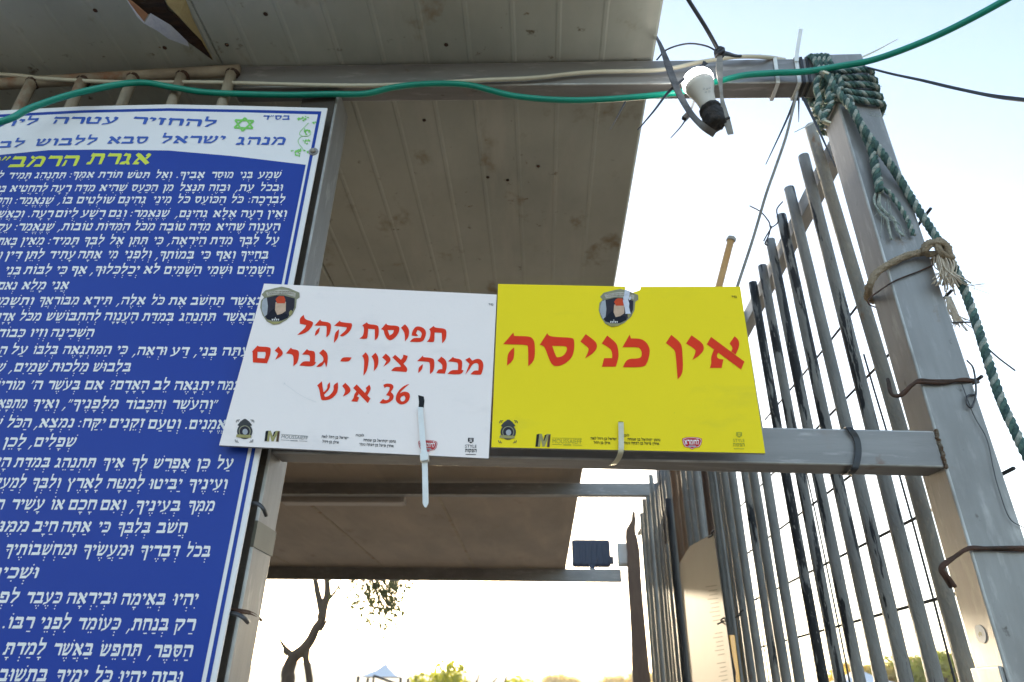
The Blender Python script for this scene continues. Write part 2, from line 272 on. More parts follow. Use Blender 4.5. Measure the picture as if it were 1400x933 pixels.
# ---- Hebrew letters, drawn on a grid: letter height 10, baseline 0
def T_(a, b): return [(a, 7.2), (a + .3, 9.5), (a + .9, 10.5), (a + 1.5, 9.9), (b - .8, 9.9), (b, 9.1), (b, 7.2)]
def V_(x, y0, y1, w_=2.1): return [(x + .1, y0), (x + w_ - .35, y0 + .25), (x + w_, y1), (x, y1)]
def L_(a, b): return [(a, 0), (b - .5, 0), (b, 2.6), (a + .7, 2.6)]
def H_(a, b): return [(a, 7.6), (a + .4, 9.6), (a + 1, 10.5), (a + 1.7, 9.8), (b - .3, 9.5), (b, 8.6), (b, 7.6)]
def D_(x, y, r=.75): return [(x, y - r), (x + r, y), (x, y + r), (x - r, y)]
FIN = [(1, 7.5), (2.5, 7.5), (2.4, 6.3), (4.2, 5.9), (4.2, 4.1), (1.3, 4.3)]
G = {
 'א': (9.6, [[(.2, 8.6), (1.4, 10.4), (3.1, 9.5), (9.5, 1.5), (7.7, -.4)], [(6.0, 8.1), (7.2, 10.3), (9, 9.1), (8.7, 7.4), (7.4, 4.6), (6.2, 5.9), (7, 7.1)], [(2.5, 6.6), (1.1, 3.4), (.3, 0), (3.7, 0), (3.9, 1.9), (2.4, 2.4), (2.7, 3.6), (3.8, 5.2)]]),
 'ב': (9.2, [T_(.6, 7.8), V_(6, 2.3, 7.5), L_(0, 9)]),
 'ג': (6.4, [H_(.6, 4.7), V_(2.9, 3, 7.6), [(2.9, 3), (4.7, 3), (5.9, 0), (4.2, -.2)], [(0, 0), (.5, 2.2), (2.9, 3), (3.9, 1.9), (2.8, 0)]]),
 'ד': (8.2, [T_(.3, 8.2), V_(5.4, 0, 7.5)]),
 'ה': (9.2, [T_(.3, 8.7), V_(6.9, 0, 7.5), [(.9, 0), (2.4, .4), (2.7, 5.4), (1.6, 6)]]),
 'ו': (4.3, [H_(.4, 3.8), V_(2, 0, 7.6)]),
 'ז': (4.8, [H_(.2, 4.6), V_(1.7, 0, 7.6)]),
 'ח': (9.2, [T_(.5, 8.7), V_(6.9, 0, 7.5), V_(1.3, 0, 7.5, 1.6)]),
 'ט': (9.2, [[(.3, 8.2), (1.2, 10.4), (2.7, 9.3), (2.5, 2.3), (.9, 1.2)], L_(1.0, 8), [(6.8, 2.3), (7.7, 2.3), (8.6, 7), (8.4, 9), (6.9, 10), (5.3, 10.3), (4.3, 7.6), (5.7, 7.4), (6.8, 7.7)]]),
 'י': (4.2, [H_(.3, 3.9), [(3.9, 7.6), (2.0, 7.6), (2.3, 6.2), (1.5, 4.4), (3.2, 5.5)]]),
 'כ': (8.2, [[(.4, 7.5), (.7, 9.5), (1.3, 10.5), (1.9, 9.9), (6.2, 9.9), (7.6, 8.6), (7.8, 7.5)], V_(6, 2.3, 7.5), [(.1, 0), (6.2, 0), (7.6, 2.3), (.8, 2.3)]]),
 'ך': (7.6, [T_(.3, 7.3), V_(5.4, -3.6, 7.5)]),
 'ל': (7.6, [[(.5, 9.9), (.7, 12.2), (.5, 13.6), (1.3, 14.3), (2.5, 13.7), (1.9, 12.4), (2.2, 9.9)], [(.5, 7.5), (.5, 9.9), (6.9, 9.9), (6.9, 7.5)], [(5.1, 7.5), (6.9, 7.5), (6.6, 5.4), (4.2, 2.6), (3.0, 0), (1.2, 0), (2.5, 3), (5, 5.9)]]),
 'מ': (9.6, [[(0, 0), (1.7, 0), (3.9, 6.3), (2.6, 7.6), (2, 6)], [(.4, 9.0), (1.3, 10.5), (2.8, 8.9), (2.6, 7.6), (1.6, 7.2)], [(2.8, 8.9), (4.8, 10), (7.2, 9.9), (8.7, 8.6), (8.9, 7.3), (7, 7.3), (5, 7.7), (3.6, 6.9)], V_(7.1, 2.3, 7.3), [(4.2, 0), (8.3, 0), (8.9, 2.3), (4.8, 2.3)]]),
 'ם': (9.2, [T_(.3, 8.7), [(6.9, 0), (8.5, 0), (8.7, 7.5), (6.9, 7.5)], [(1.0, 0), (2.7, 0), (2.7, 7.5), (1.2, 7.5)], [(2.7, 0), (6.9, 0), (6.9, 2.3), (2.7, 2.3)]]),
 'נ': (6, [H_(.9, 5.1), V_(3.3, 2.3, 7.6), L_(0, 5.4)]),
 'ן': (4.3, [H_(.4, 3.8), V_(2, -3.6, 7.6)]),
 'ס': (9.2, [T_(.2, 8.5), [(6.8, 7.5), (8.5, 7.5), (8.2, 4), (6.4, 1.1), (4.8, 0), (3.5, 0), (4, 1.9), (5.6, 2.5), (6.5, 4.4)], [(1.2, 7.5), (2.9, 7.5), (3, 3.6), (4, 1.9), (3.5, 0), (2, 1.2), (1.2, 4)]]),
 'ע': (8.6, [[(.4, 8), (1.2, 10.4), (2.9, 9.2), (2.7, 7.5), (4.5, 2.6), (3.2, 1.4), (1.6, 6.8)], [(5.3, 8), (6.1, 10.4), (8, 9.2), (7.9, 6.6), (6.1, 2.4), (3.8, 0), (0, -1.4), (.4, .5), (3.2, 1.4), (4.8, 3.2), (6.3, 6.8)]]),
 'פ': (9, [T_(.6, 7.8), V_(6.4, 2.3, 7.5), L_(.3, 8.2), FIN]),
 'ף': (8.2, [T_(.4, 7.9), V_(6, -3.6, 7.5), FIN]),
 'צ': (8.6, [[(.3, 8.6), (1.4, 10.4), (3, 9.4), (7.9, 2.3), (5.4, 2.3)], [(5.0, 7.8), (6, 10.4), (7.9, 9.2), (7.4, 7), (5.9, 4.9), (4.7, 6.4), (5.9, 7.3)], [(.1, 0), (7.5, 0), (7.9, 2.3), (.7, 2.3)]]),
 'ץ': (8, [V_(3, -3.6, 4.6), [(.3, 8), (1.2, 10.4), (2.8, 9), (2.7, 7.2), (4.8, 4.6), (3, 4.6), (1.4, 7)], [(4.9, 7.8), (5.8, 10.4), (7.7, 9.2), (7.2, 7), (4.8, 4.6), (4.4, 5.9), (5.6, 7.2)]]),
 'ק': (8.8, [T_(.3, 8.3), [(6.5, 7.5), (8.3, 7.5), (7.9, 5.4), (5.6, 2.2), (5, 0), (3.4, 0), (3.8, 2.2), (6, 5)], V_(1.1, -3.6, 5.8, 1.6)]),
 'ר': (8, [T_(.3, 8), V_(6.1, 0, 7.5)]),
 'ש': (10.4, [[(.2, 8), (1, 10.4), (2.8, 9.2), (2.7, 2.3), (1.4, 0), (1.2, 7.2)], [(1.4, 0), (6.2, 0), (8, 2.3), (2.7, 2.3)], [(7.4, 8), (8.2, 10.4), (10, 9.2), (9.5, 5), (8, 2.3), (6.3, 2.3), (7.9, 5), (8.2, 7.2)], [(4.0, 8), (4.8, 10.4), (6.5, 9.2), (6, 6.6), (4.2, 3.6), (2.75, 2.7), (2.75, 4), (4.6, 6.8)]]),
 'ת': (9.4, [T_(.8, 8.6), V_(6.8, 0, 7.5), [(1.9, 7.5), (3.4, 7.5), (3.1, 2.4), (2.6, 0), (0, 0), (.4, 2.1), (1.6, 2.4)]]),
 '.': (3.2, [D_(1.3, 1.1, 1.15)]), ':': (3.2, [D_(1.3, 1.5, 1.1), D_(1.3, 6.6, 1.1)]),
 ',': (3.6, [[(0, -3), (1, -2.8), (3.2, 1.4), (1.8, 1.6)]]), '"': (4.6, [[(0, 6.4), (.6, 6.4), (2.2, 9.6), (1, 10.4)], [(2.2, 6.4), (2.8, 6.4), (4.4, 9.6), (3.2, 10.4)]]),
 "'": (2.6, [[(0, 6.4), (.6, 6.4), (2.2, 9.6), (1, 10.4)]]), '-': (5, [[(0.3, 4.6), (4, 4.6), (4.6, 6.4), (.9, 6.4)]]),
 '?': (5.4, [D_(2.2, .9, 1.1), [(1.6, 2.6), (2.6, 2.6), (2.8, 4.6), (5, 6.4), (5.2, 8.8), (3.2, 10.4), (.6, 10), (0, 7.6), (1.2, 7.8), (2, 9), (3.2, 8.6), (3.4, 7.2), (1.6, 5.2)]]),
 ' ': (4.2, []),
}
def marks(base, cs):
    w_ = G[base][0]; mid = w_ / 2; out = []
    if base in 'דר': mid = w_ - 2.6
    if base in 'ךןץ': mid = w_ - 4.6
    if base in 'ו': mid = 2.7
    lo = 0
    if base in 'ק': mid += 1.5
    for c in cs:
        o = ord(c)
        if base == 'ך' and o in (0x5B8, 0x5B0):
            if o == 0x5B8: out += [[(1.2, 4.6), (4.2, 4.6), (4.2, 5.4), (1.2, 5.4)], [(2.3, 3.2), (3.1, 3.2), (3.1, 4.6), (2.3, 4.6)]]
            else: out += [D_(2.6, 5.4, .6), D_(2.6, 3, .6)]
        elif o == 0x5B0: out += [D_(mid, -2.2), D_(mid, -4.8)]
        elif o == 0x5B4: out += [D_(mid, -2.4)]
        elif o == 0x5B5: out += [D_(mid - 1.2, -2.4), D_(mid + 1.2, -2.4)]
        elif o == 0x5B6: out += [D_(mid - 1.3, -2.2), D_(mid + 1.3, -2.2), D_(mid, -4.3)]
        elif o == 0x5B7: out += [[(mid - 1.7, -2.9), (mid + 1.7, -2.9), (mid + 1.7, -2), (mid - 1.7, -2)]]
        elif o == 0x5B8: out += [[(mid - 1.7, -2.7), (mid + 1.7, -2.7), (mid + 1.7, -1.8), (mid - 1.7, -1.8)], [(mid - .45, -4.5), (mid + .45, -4.5), (mid + .45, -2.7), (mid - .45, -2.7)]]
        elif o == 0x5B2: out += [[(mid - 2.8, -2.9), (mid + .2, -2.9), (mid + .2, -2), (mid - 2.8, -2)], D_(mid + 1.8, -2.2), D_(mid + 1.8, -4.4)]
        elif o == 0x5B1: out += [D_(mid - 2.6, -2.2), D_(mid - .6, -2.2), D_(mid - 1.6, -4.2), D_(mid + 1.8, -2.2), D_(mid + 1.8, -4.4)]
        elif o == 0x5B9: out += [D_(w_ - 1.9 if base == 'ו' else .2, 12.4)]
        elif o == 0x5BC:
            if base == 'ו': out += [D_(.3, 4.6, .85)]
            elif base == 'י': out += [D_(.2, 5.5, .7)]
            elif base in 'פף': out += [D_(5.0, 3.4, .6)]
            elif base in 'ךד': out += [D_(3, 4.4, .7)]
            elif base in 'ש': out += [D_(5.3, 3.5, .6)]
            else: out += [D_(w_ * .46, 4.9, .85)]
        elif o == 0x5C1: out += [D_(9.4, 12.2)]
        elif o == 0x5C2: out += [D_(.8, 12.2)]
    return out
def layout(word):
    """-> list of polygons and the total width; the first character stands rightmost"""
    cl = []
    for c in word:
        if c in G: cl.append([c, ''])
        elif cl: cl[-1][1] += c
    tot = sum(G[c][0] for c, _ in cl) + .55 * (len(cl) - 1); x = tot; out = []
    for c, mk in cl:
        x -= G[c][0]
        for p in G[c][1] + (marks(c, mk) if mk else []): out.append([(a + x, b) for a, b in p])
        x -= .55
    return out, tot
VPX, VPY = 728.0, -1267.0
def word_px(bm, word, r, l, yr, yl, h, Yp, off=.0006, fixed=None):
    """word from pixel r (right) to l (left) on baseline yr..yl, letters h tall, laid on the sheet Y=Yp"""
    polys, tot = layout(word)
    for k, p in enumerate(polys):
        pts = []
        for a, b in p:
            t = a / tot; u0 = l + (r - l) * t; v0 = yl + (yr - yl) * t; dv = b / 10 * h
            pts.append(W(u0 + (u0 - VPX) / (v0 - VPY) * -dv, v0 - dv, Y=Yp - off - .00002 * (k % 5)))
        fill(bm, [pts])
def latin_px(bm, text, l, r, yl, yr, h, Yp, off=.0006):
    c = bpy.data.curves.new('t', 'FONT'); c.body = text; c.resolution_u = 3
    o = bpy.data.objects.new('t', c); COL.objects.link(o); dg = bpy.context.evaluated_depsgraph_get()
    me = o.evaluated_get(dg).to_mesh(); xs = [v.co.x for v in me.vertices]; ys = [v.co.y for v in me.vertices]
    x0, x1, y0, y1 = min(xs), max(xs), min(ys), max(ys); vs = []
    for v in me.vertices:
        t = (v.co.x - x0) / (x1 - x0); u0 = l + (r - l) * t; v0 = yl + (yr - yl) * t; dv = (v.co.y - y0) / (y1 - y0) * h
        vs.append(bm.verts.new(W(u0 - (u0 - VPX) / (v0 - VPY) * dv, v0 - dv, Y=Yp - off)))
    for p in me.polygons:
        try: bm.faces.new([vs[i] for i in p.vertices])
        except ValueError: pass
    bpy.data.objects.remove(o)

# ------------------------------------------------------------------ setting: ground and hills
bm = bmesh.new(); N = 24; R0 = 3000
vs = [[bm.verts.new(((i / N - .5) * 2 * R0, (j / N - .5) * 2 * R0, 0)) for j in range(N + 1)] for i in range(N + 1)]
for i in range(N):
    for j in range(N): bm.faces.new((vs[i][j], vs[i + 1][j], vs[i + 1][j + 1], vs[i][j + 1]))
tag(mesh_obj('ground', bm, 'ground'), None, None, kind='structure')
def hill(name, x0, x1, y0, depth, prof, seed, label=None):
    rnd = random.Random(seed); bm = bmesh.new(); nx, ny = 70, 14; g = []
    ph = [rnd.uniform(0, 6.28) for _ in range(6)]
    for i in range(nx + 1):
        r_ = []
        for j in range(ny + 1):
            t = i / nx; s = j / ny; e = math.sin(math.pi * s) ** .8
            h = prof(t) * e * (1 + .12 * math.sin(t * 19 + ph[0]) + .07 * math.sin(t * 47 + ph[1]) + .05 * math.sin(t * 90 + s * 9 + ph[2]))
            r_.append(bm.verts.new((x0 + (x1 - x0) * t, y0 + depth * s, max(h, 0) - .3)))
        g.append(r_)
    for i in range(nx):
        for j in range(ny): bm.faces.new((g[i][j], g[i + 1][j], g[i + 1][j + 1], g[i][j + 1]))
    o = mesh_obj(name, bm, 'hill', None, True); tag(o, None, None, kind='structure'); return o
hill('hills', -700, 500, 620, 500, lambda t: 34 * math.sin(math.pi * t) ** .4, 3)
hill('hills', 60, 260, 120, 120, lambda t: 10 * math.sin(math.pi * t) ** .5, 5)

# ------------------------------------------------------------------ the shelter
FY = 1.06                                   # front face of the steel frame
sh = thing('steel_shelter', (0, FY, 0), 'grey steel frame shelter with ribbed sheet roof, posts and crossbar carrying the signs', 'shelter')
RZ = CAMZ + 1.30
# posts
boxo('post', 'steel_v', sh, -.530, -.448, FY, FY + .082, 0, RZ - .09, bevel=.004)
p = boxo('post', 'steel_v', sh, .636, .721, FY, FY + .073, 0, CAMZ + 1.29, bevel=.0035); p['label'] = 'thick right post bound with wire and rope'
# top beam (slightly out of level), crossbar, both as rectangular tube
def beam_front(name, a0, a1, b0, b1, depth, m, bevel=.003):
    """a0,a1 top left/right and b0,b1 bottom left/right (x,z) of the front face at FY"""
    bm = bmesh.new()
    f = [(a0[0], FY, a0[1]), (a1[0], FY, a1[1]), (b1[0], FY, b1[1]), (b0[0], FY, b0[1])]
    hexa(bm, f, [(x, y + depth, z) for x, y, z in f]); return mesh_obj(name, bm, m, sh, bevel=bevel)
beam_front('beam', (-.70, CAMZ + 1.296), (.634, CAMZ + 1.277), (-.70, CAMZ + 1.226), (.634, CAMZ + 1.201), .045, 'steel_x')
a = W(1042, 584, Y=FY); b = W(1277, 589, Y=FY); c = W(673, 626, Y=FY); d = W(1283, 639, Y=FY)
sl = (b.z - a.z) / (b.x - a.x); sl2 = (d.z - c.z) / (d.x - c.x); XL, XR = -.447, .635
beam_front('crossbar', (XL, a.z + sl * (XL - a.x)), (XR, a.z + sl * (XR - a.x)), (XL, d.z + sl2 * (XL - d.x)), (XR, d.z + sl2 * (XR - d.x)), .05, 'steel_x')
# weld bead where crossbar meets the right post
bm = bmesh.new(); rr = random.Random(3); zt = a.z + sl * (XR - a.x)
for k in range(16):
    revolve(bm, (.6365 + rr.uniform(-.001, .001), FY - .001, d.z + (zt - d.z) * k / 15 - .003), (rr.uniform(-.3, .3), 0, 1), [(0, .001), (.002, .0035), (.004, .003), (.006, .001)], 8)
mesh_obj('weld', bm, 'weld', sh, True)
# second frame under the roof, far beam, its posts
q = W(600, 659, Z=1.28); BY = q.y
boxo('crossbar', 'steel_x', sh, -3.4, .735, BY, BY + .06, CAMZ + 1.145 + .05, CAMZ + 1.275)
qf = W(600, 776, Z=1.30); EY = qf.y
boxo('beam', 'steel_x', sh, -3.5, .86, EY, EY + .06, RZ - .135, RZ - .002)
boxo('post', 'steel_v', sh, -3.55, -3.47, EY, EY + .08, 0, RZ - .14)
boxo('post', 'steel_v', sh, -3.5, -3.42, BY, BY + .08, 0, RZ - .02)
# roof panels: 1 m wide, near set of ribbed sheet, far set of flat board
def roof_panel(x1, y0, y1, ribbed):
    x0 = x1 - .9985; bm = bmesh.new(); prof = [(x0, 0.004), (x0 + .006, 0)]
    if ribbed:
        for k in range(1, 10):
            c_ = x0 + .1 * k - .02; prof += [(c_ - .007, 0), (c_ - .003, -.0015), (c_ + .003, -.0015), (c_ + .007, 0)]
    prof += [(x1 - .006, 0), (x1, .004)]
    ny = 10; rows = []
    for j in range(ny + 1):
        y = y0 + (y1 - y0) * j / ny
        rows.append([bm.verts.new((x, y, RZ + z + .0012 * math.sin(x * 9 + y * 5) * (0 < j < ny))) for x, z in prof])
    for A, B in zip(rows, rows[1:]):
        for k in range(len(prof) - 1): bm.faces.new((A[k], A[k + 1], B[k + 1], B[k]))
    n = len(prof)
    t = [[bm.verts.new((x, y, RZ + .045)) for x in (x0, x1)] for y in (y0, y1)]
    bm.faces.new((t[0][0], t[0][1], t[1][1], t[1][0]))
    for row, tt in ((rows[0], t[0]), (rows[-1], t[1])): bm.faces.new(row + [tt[1], tt[0]])
    bm.faces.new([r[0] for r in rows] + [t[1][0], t[0][0]]); bm.faces.new([r[-1] for r in rows] + [t[1][1], t[0][1]])
    return mesh_obj('roof_panel', bm, 'roof_metal' if ribbed else 'roof_ply', sh)
for i in range(1, 4):
    boxo('seam_strip', 'grille', sh, .262 - i - .012, .262 - i + .010, 3.02, EY - .002, RZ - .005, RZ - .0008, bevel=.001)
RX = .262; MIDY = 3.0; NEARY = .868; panels = []
for i in range(4):
    panels.append(roof_panel(RX - i, NEARY, MIDY, True))
    roof_panel(RX - i, MIDY + .006, EY + .05, False)
# near edge flashing and dark screws / rust spots on the sheet
boxo('dark_strip', 'dark_wall', sh, -.527, -.4515, FY - .004, FY - .001, CAMZ - .9, CAMZ + 1.19, bevel=.001)  # thin dark strip covering the front face of the left post
boxo('eave_trim', 'roof_metal', sh, -3.74, RX + .002, NEARY - .012, NEARY - .002, RZ - .006, RZ + .06, bevel=.002)
for (u, v) in [(580, 165), (667, 243), (694, 247), (736, 228), (130, 15), (225, 66), (310, 62), (363, 20), (610, 62)]:
    bm = bmesh.new(); qq = W(u, v, Z=1.298); revolve(bm, qq + Vector((0, 0, -.002)), (0, 0, 1), [(0, .002), (.0015, .004), (.003, .005)], 10); mesh_obj('screw', bm, 'rust', panels[0 if qq.x > RX - 1 else 1], True)
# long thin joint board lines under the far roof
def TZ(x, y): return (160 + x / 8.75, y / 8.75)
tp = panels[1]
tear = [(80, -30), (130, 0), (215, 130), (325, 285), (480, 360), (620, 440), (830, 540), (1000, 650), (1160, 745), (1010, 440), (900, 220), (820, 0), (800, -40)]
def tear_poly(name, pts, m, drop):
    bm = bmesh.new(); P_ = [W(*TZ(x, y), Z=1.297 - dz) for x, y, dz in pts]
    top = [bm.verts.new(p) for p in P_]; bot = [bm.verts.new(p + Vector((0, 0, drop))) for p in P_]
    bmesh.ops.triangle_fill(bm, use_beauty=True, edges=[bm.edges.new((top[i], top[(i + 1) % len(top)])) for i in range(len(top))])
    n_ = len(top)
    for i in range(n_): bm.faces.new((top[i], top[(i + 1) % n_], bot[(i + 1) % n_], bot[i]))
    return mesh_obj(name, bm, m, tp)
tear_poly('exposed_insulation', [(150, 0, .004), (370, 175, .012), (400, 165, .012), (640, 300, .012), (840, 500, .01), (980, 600, .008), (1140, 720, .003), (1000, 480, .006), (840, 330, .01), (720, 200, .012), (620, 130, .012), (560, 0, .012), (480, -60, .012), (160, -60, .004)], 'torn', .002)
tear_poly('torn_flap', [(560, -60, .02), (600, 60, .026), (740, 200, .024), (850, 320, .018), (1010, 490, .012), (1150, 730, .003), (1000, 420, .006), (900, 220, .006), (820, 0, .004), (790, -60, .004)], 'torn_lip', .0015)
tear_poly('torn_flap', [(100, -50, .01), (150, 0, .012), (230, 60, .016), (370, 180, .02), (320, 265, .026), (240, 160, .02), (150, 40, .014), (95, -40, .012)], 'torn_orange', .0015)
tear_poly('torn_flap', [(90, -50, .016), (150, 45, .02), (240, 165, .026), (325, 270, .032), (325, 288, .033), (240, 205, .026), (80, -50, .016)], 'paper', .001)
tear_poly('torn_flap', [(400, 165, .03), (630, 300, .026), (740, 400, .018), (840, 500, .012), (860, 560, .01), (620, 470, .018), (480, 370, .026), (325, 285, .036)], 'paper', .001)

# shed behind the grille, closes the left side
bd = thing('shed', (-2, 1.5, 0), 'dark boarded shed wall behind the rusty grille and blue board', 'shed')
k = 0; z = 0
while z < RZ - .02:
    boxo('plank', 'dark_wall', bd, -3.75, -.565, 1.36 + (.004 if k % 2 else 0), 1.40, z + .003, min(z + .18, RZ - .02), bevel=.002); z += .18; k += 1
boxo('added_side_wall', 'dark_wall', bd, -3.78, -3.74, 1.40, EY, 0, RZ - .03)  # unseen wall, added to keep horizon light off the roof's left part

# rusty grille above the blue board
gr = thing('pipe_grille', (-.9, 1.14, RZ - .2), 'rusty tan steel grille with short bars above the blue board', 'grille')
gy = 1.057
tube_o('rail', [W(-160, 124, Y=gy), W(0, 115, Y=gy), W(328, 96.5, Y=gy)], .0135, 'grille', gr)
for (t, bt) in [((44, 112), (24, 148)), ((113, 110), (97, 148)), ((182, 106), (165, 146)), ((249, 103), (234, 146)), ((317, 100), (304, 146)), ((-30, 114), (-52, 150)), ((-105, 117), (-128, 152))]:
    A = W(*t, Y=gy - .006); B = W(*bt, Y=gy - .006); B = A + (B - A).normalized() * .75
    B.z = A.z - .75; B.x = A.x; tube_o('bar', [A + Vector((0, 0, .004)), B], .0115, 'grille', gr, 3)
    bm = bmesh.new(); revolve(bm, A + Vector((0, .004, .002)), (0, .2, -1), [(-.012, .006), (-.006, .014), (0, .0165), (.006, .013), (.010, .0118)], 10); mesh_obj('weld', bm, 'rust', gr, True)
tube_o('rail', [W(-160, 124, Y=gy) - Vector((0, 0, .76)), W(328, 96.5, Y=gy) - Vector((0, 0, .78))], .0135, 'grille', gr)

# ------------------------------------------------------------------ pipe fence on the right
fx = .69
fe = thing('pipe_fence', (fx, 3, 0), 'tall fence of upright steel pipes running away from the right post', 'fence')
tops = [(1108, 173), (1098.6, 214), (1079, 258), (1068, 295), (1053, 328.5), (1042, 364), (1029, 387)]
bots = [1247, 1207.5, 1172, 1143, 1117, 1094, 1074]
pm = ['pipe_tan', 'pipe_peel1', 'pipe_peel1', 'pipe_peel2', 'pipe_peel2', 'pipe_peel2', 'pipe_peel3']
rf = random.Random(11)
def pipe(bx, by, tz, r, m, tilt=(0, 0), lab=None):
    tp_ = Vector((bx + tilt[0], by + tilt[1], tz)); bm = bmesh.new()
    n_ = 26; path = [Vector((bx, by, 0)).lerp(tp_, i / n_) + Vector((rf.uniform(-1, 1) * .0006, rf.uniform(-1, 1) * .0006, 0)) for i in range(n_ + 1)]
    tube(bm, path, r, 12); o = mesh_obj('pipe', bm, m, fe, True); return o
for (t, bu, m) in zip(tops, bots, pm):
    A = W(*t, X=fx); B = W(bu, 647, X=fx); zb = B.z; bm = bmesh.new()
    tube(bm, smooth_path([Vector((fx, B.y, 0)), Vector((fx, B.y, zb * .5)), Vector((fx, B.y, zb * .85)), Vector((fx, B.y, zb)), Vector((fx, B.y + (A.y - B.y) * .08, zb + (A.z - zb) * .18)), Vector((fx, B.y + (A.y - B.y) * .45, (zb + A.z) / 2)), Vector((fx, A.y, A.z))], 8), .0137, 14)
    mesh_obj('pipe', bm, m, fe, True)
lst = [(1045, 'pipe'), (1032, 'pipe'), (1018, 'pipe_peel1'), (1001, 'pipe'), (993, 'pipe'), (983, 'pipe'), (973, 'pipe'), (961, 'pipe_brown'), (952, 'pipe'), (943.5, 'pipe'),
       (936, 'pipe'), (929, 'pipe_rust'), (922, 'pipe_rust'), (916, 'pipe'), (910, 'pipe'), (905, 'pipe_dark'), (900, 'pipe'), (896, 'pipe'), (892, 'pipe_tan'), (884, 'pipe'), (880, 'pipe_tan'), (876, 'pipe')]
for u, m in lst:
    B = W(u, 655, X=fx); pipe(fx + rf.uniform(-.006, .006), B.y, CAMZ + 1.19 + rf.uniform(-.05, .09), .0150, m, (rf.uniform(-.01, .01), rf.uniform(-.012, .012)))
for u, m in [(956, 'pipe'), (947.5, 'pipe_rust'), (939.5, 'pipe'), (932.5, 'pipe'), (925.5, 'pipe_rust'), (919, 'pipe'), (913, 'pipe'), (907.5, 'pipe'), (902.5, 'pipe'), (898, 'pipe'), (888, 'pipe_tan'), (977.5, 'pipe'), (988, 'pipe')]:
    B = W(u, 655, X=fx + .034); pipe(fx + .034, B.y, CAMZ + 1.17 + rf.uniform(-.05, .06), .0165, m, (rf.uniform(-.006, .006), rf.uniform(-.01, .01)))
# white thin pipe and dark pipe standing against the sheet
pipe(fx - .03, W(917, 800, X=fx - .03).y, CAMZ + .75, .010, 'pipe_tan'); pipe(fx - .03, W(930, 860, X=fx - .03).y, CAMZ + .95, .017, 'pipe_dark')
# top rail, lower rail
A = W(1128, 196, X=fx + .035); B = W(1024, 440, X=fx + .035)
bm = bmesh.new(); dirv = (B - A).normalized(); bar(bm, Vector((fx + .035, 1.14, CAMZ + 1.20)), Vector((fx + .035, 5.2, CAMZ + 1.145)), .035, .05); mesh_obj('rail', bm, 'steel_y', fe, bevel=.002)
bm = bmesh.new(); bar(bm, Vector((fx + .035, 1.14, CAMZ - .9)), Vector((fx + .035, 5.2, CAMZ - .9)), .035, .05); mesh_obj('rail', bm, 'steel_y', fe, bevel=.002)

# reinforcing mesh outside the fence
ms = thing('wire_mesh', (.8, 2.5, 0), 'dark welded wire mesh standing just outside the pipe fence', 'mesh')
mx_ = .80
for z_ in (-1.2, -1.02, -.85, -.68, -.5, -.33, -.155, .02, .2, .363, .535, .72, .905):
    y0 = {.535: W(1388, 647, X=mx_).y, .72: W(1349, 537, X=mx_).y, .905: W(1318, 415, X=mx_).y}.get(z_, 1.12 + rf.uniform(0, .05)); y1 = 4.9 if z_ < .9 else 2.3
    tube_o('wire', [(mx_, y0, CAMZ + z_), (mx_ + .004, (y0 + y1) / 2, CAMZ + z_ - .006), (mx_, y1, CAMZ + z_)], .0034, 'mesh', ms, 6, 6)
for k in range(22):
    y_ = 1.36 + k * .17; tube_o('wire', [(mx_ + .006, y_, .3), (mx_ + .006, y_ + rf.uniform(-.02, .02), 1.8), (mx_ + .006, y_ + .01, CAMZ + rf.choice([.62, .78, .8, .93]))], .0024, 'mesh', ms, 5, 6)

# ------------------------------------------------------------------ blue notice board
BYp = 1.020
bb = thing('notice_board', (-.8, BYp, 1.6), 'large blue board of dense white Hebrew text with a white heading band', 'notice board')
LFT = -230
topline = [(LFT, 158), (-100, 154.5), (0, 151.4), (115, 145.6), (230, 143), (335, 145), (447.5, 148.1)]
rb, rt = (294.6, 933), (447.5, 148.1)
def edge(off, v):            # point on a line parallel to the right edge
    t = (v - rt[1]) / (rb[1] - rt[1]); return (rt[0] + (rb[0] - rt[0]) * t - off[0] * (1 - t) - off[1] * t, v)
VB = 1010
outline = topline + [edge((0, 0), VB), (LFT - 60, VB)]
def slab_px(name, pts, Yf, th, m_front, m_edge, parent):
    bm = bmesh.new(); f = [W(u, v, Y=Yf) for u, v in pts]; k_ = [p + Vector((0, th, 0)) for p in f]
    n_ = len(f); vf = [bm.verts.new(p) for p in f]; vb = [bm.verts.new(p) for p in k_]
    for t in tessellate_polygon([f]): bm.faces.new([vf[i] for i in t])
    for t in tessellate_polygon([f]): fc = bm.faces.new([vb[i] for i in t]); fc.material_index = 1
    for i in range(n_): fc = bm.faces.new((vf[i], vf[(i + 1) % n_], vb[(i + 1) % n_], vb[i])); fc.material_index = 1
    return mesh_obj(name, bm, [m_front, m_edge], parent)
slab_px('panel', outline, BYp, .003, 'sheet_white', 'sheet_white', bb)
def off_top(d): return [(u, v + d) for u, v in topline[:-1]]
# blue band = field outline inset
o1 = off_top(5.2) + [(439.5, 152.5)] + [edge((7, 7.8), VB - 10), (LFT - 40, VB - 10)]
print_px('border', [o1], BYp, 'blue', bb, off=.0006)
o2 = off_top(9.0) + [(434.5, 156.8)] + [edge((12, 13.5), VB - 20), (LFT - 40, VB - 20)]
print_px('border', [o2], BYp, 'sheet_white', bb, off=.0010)
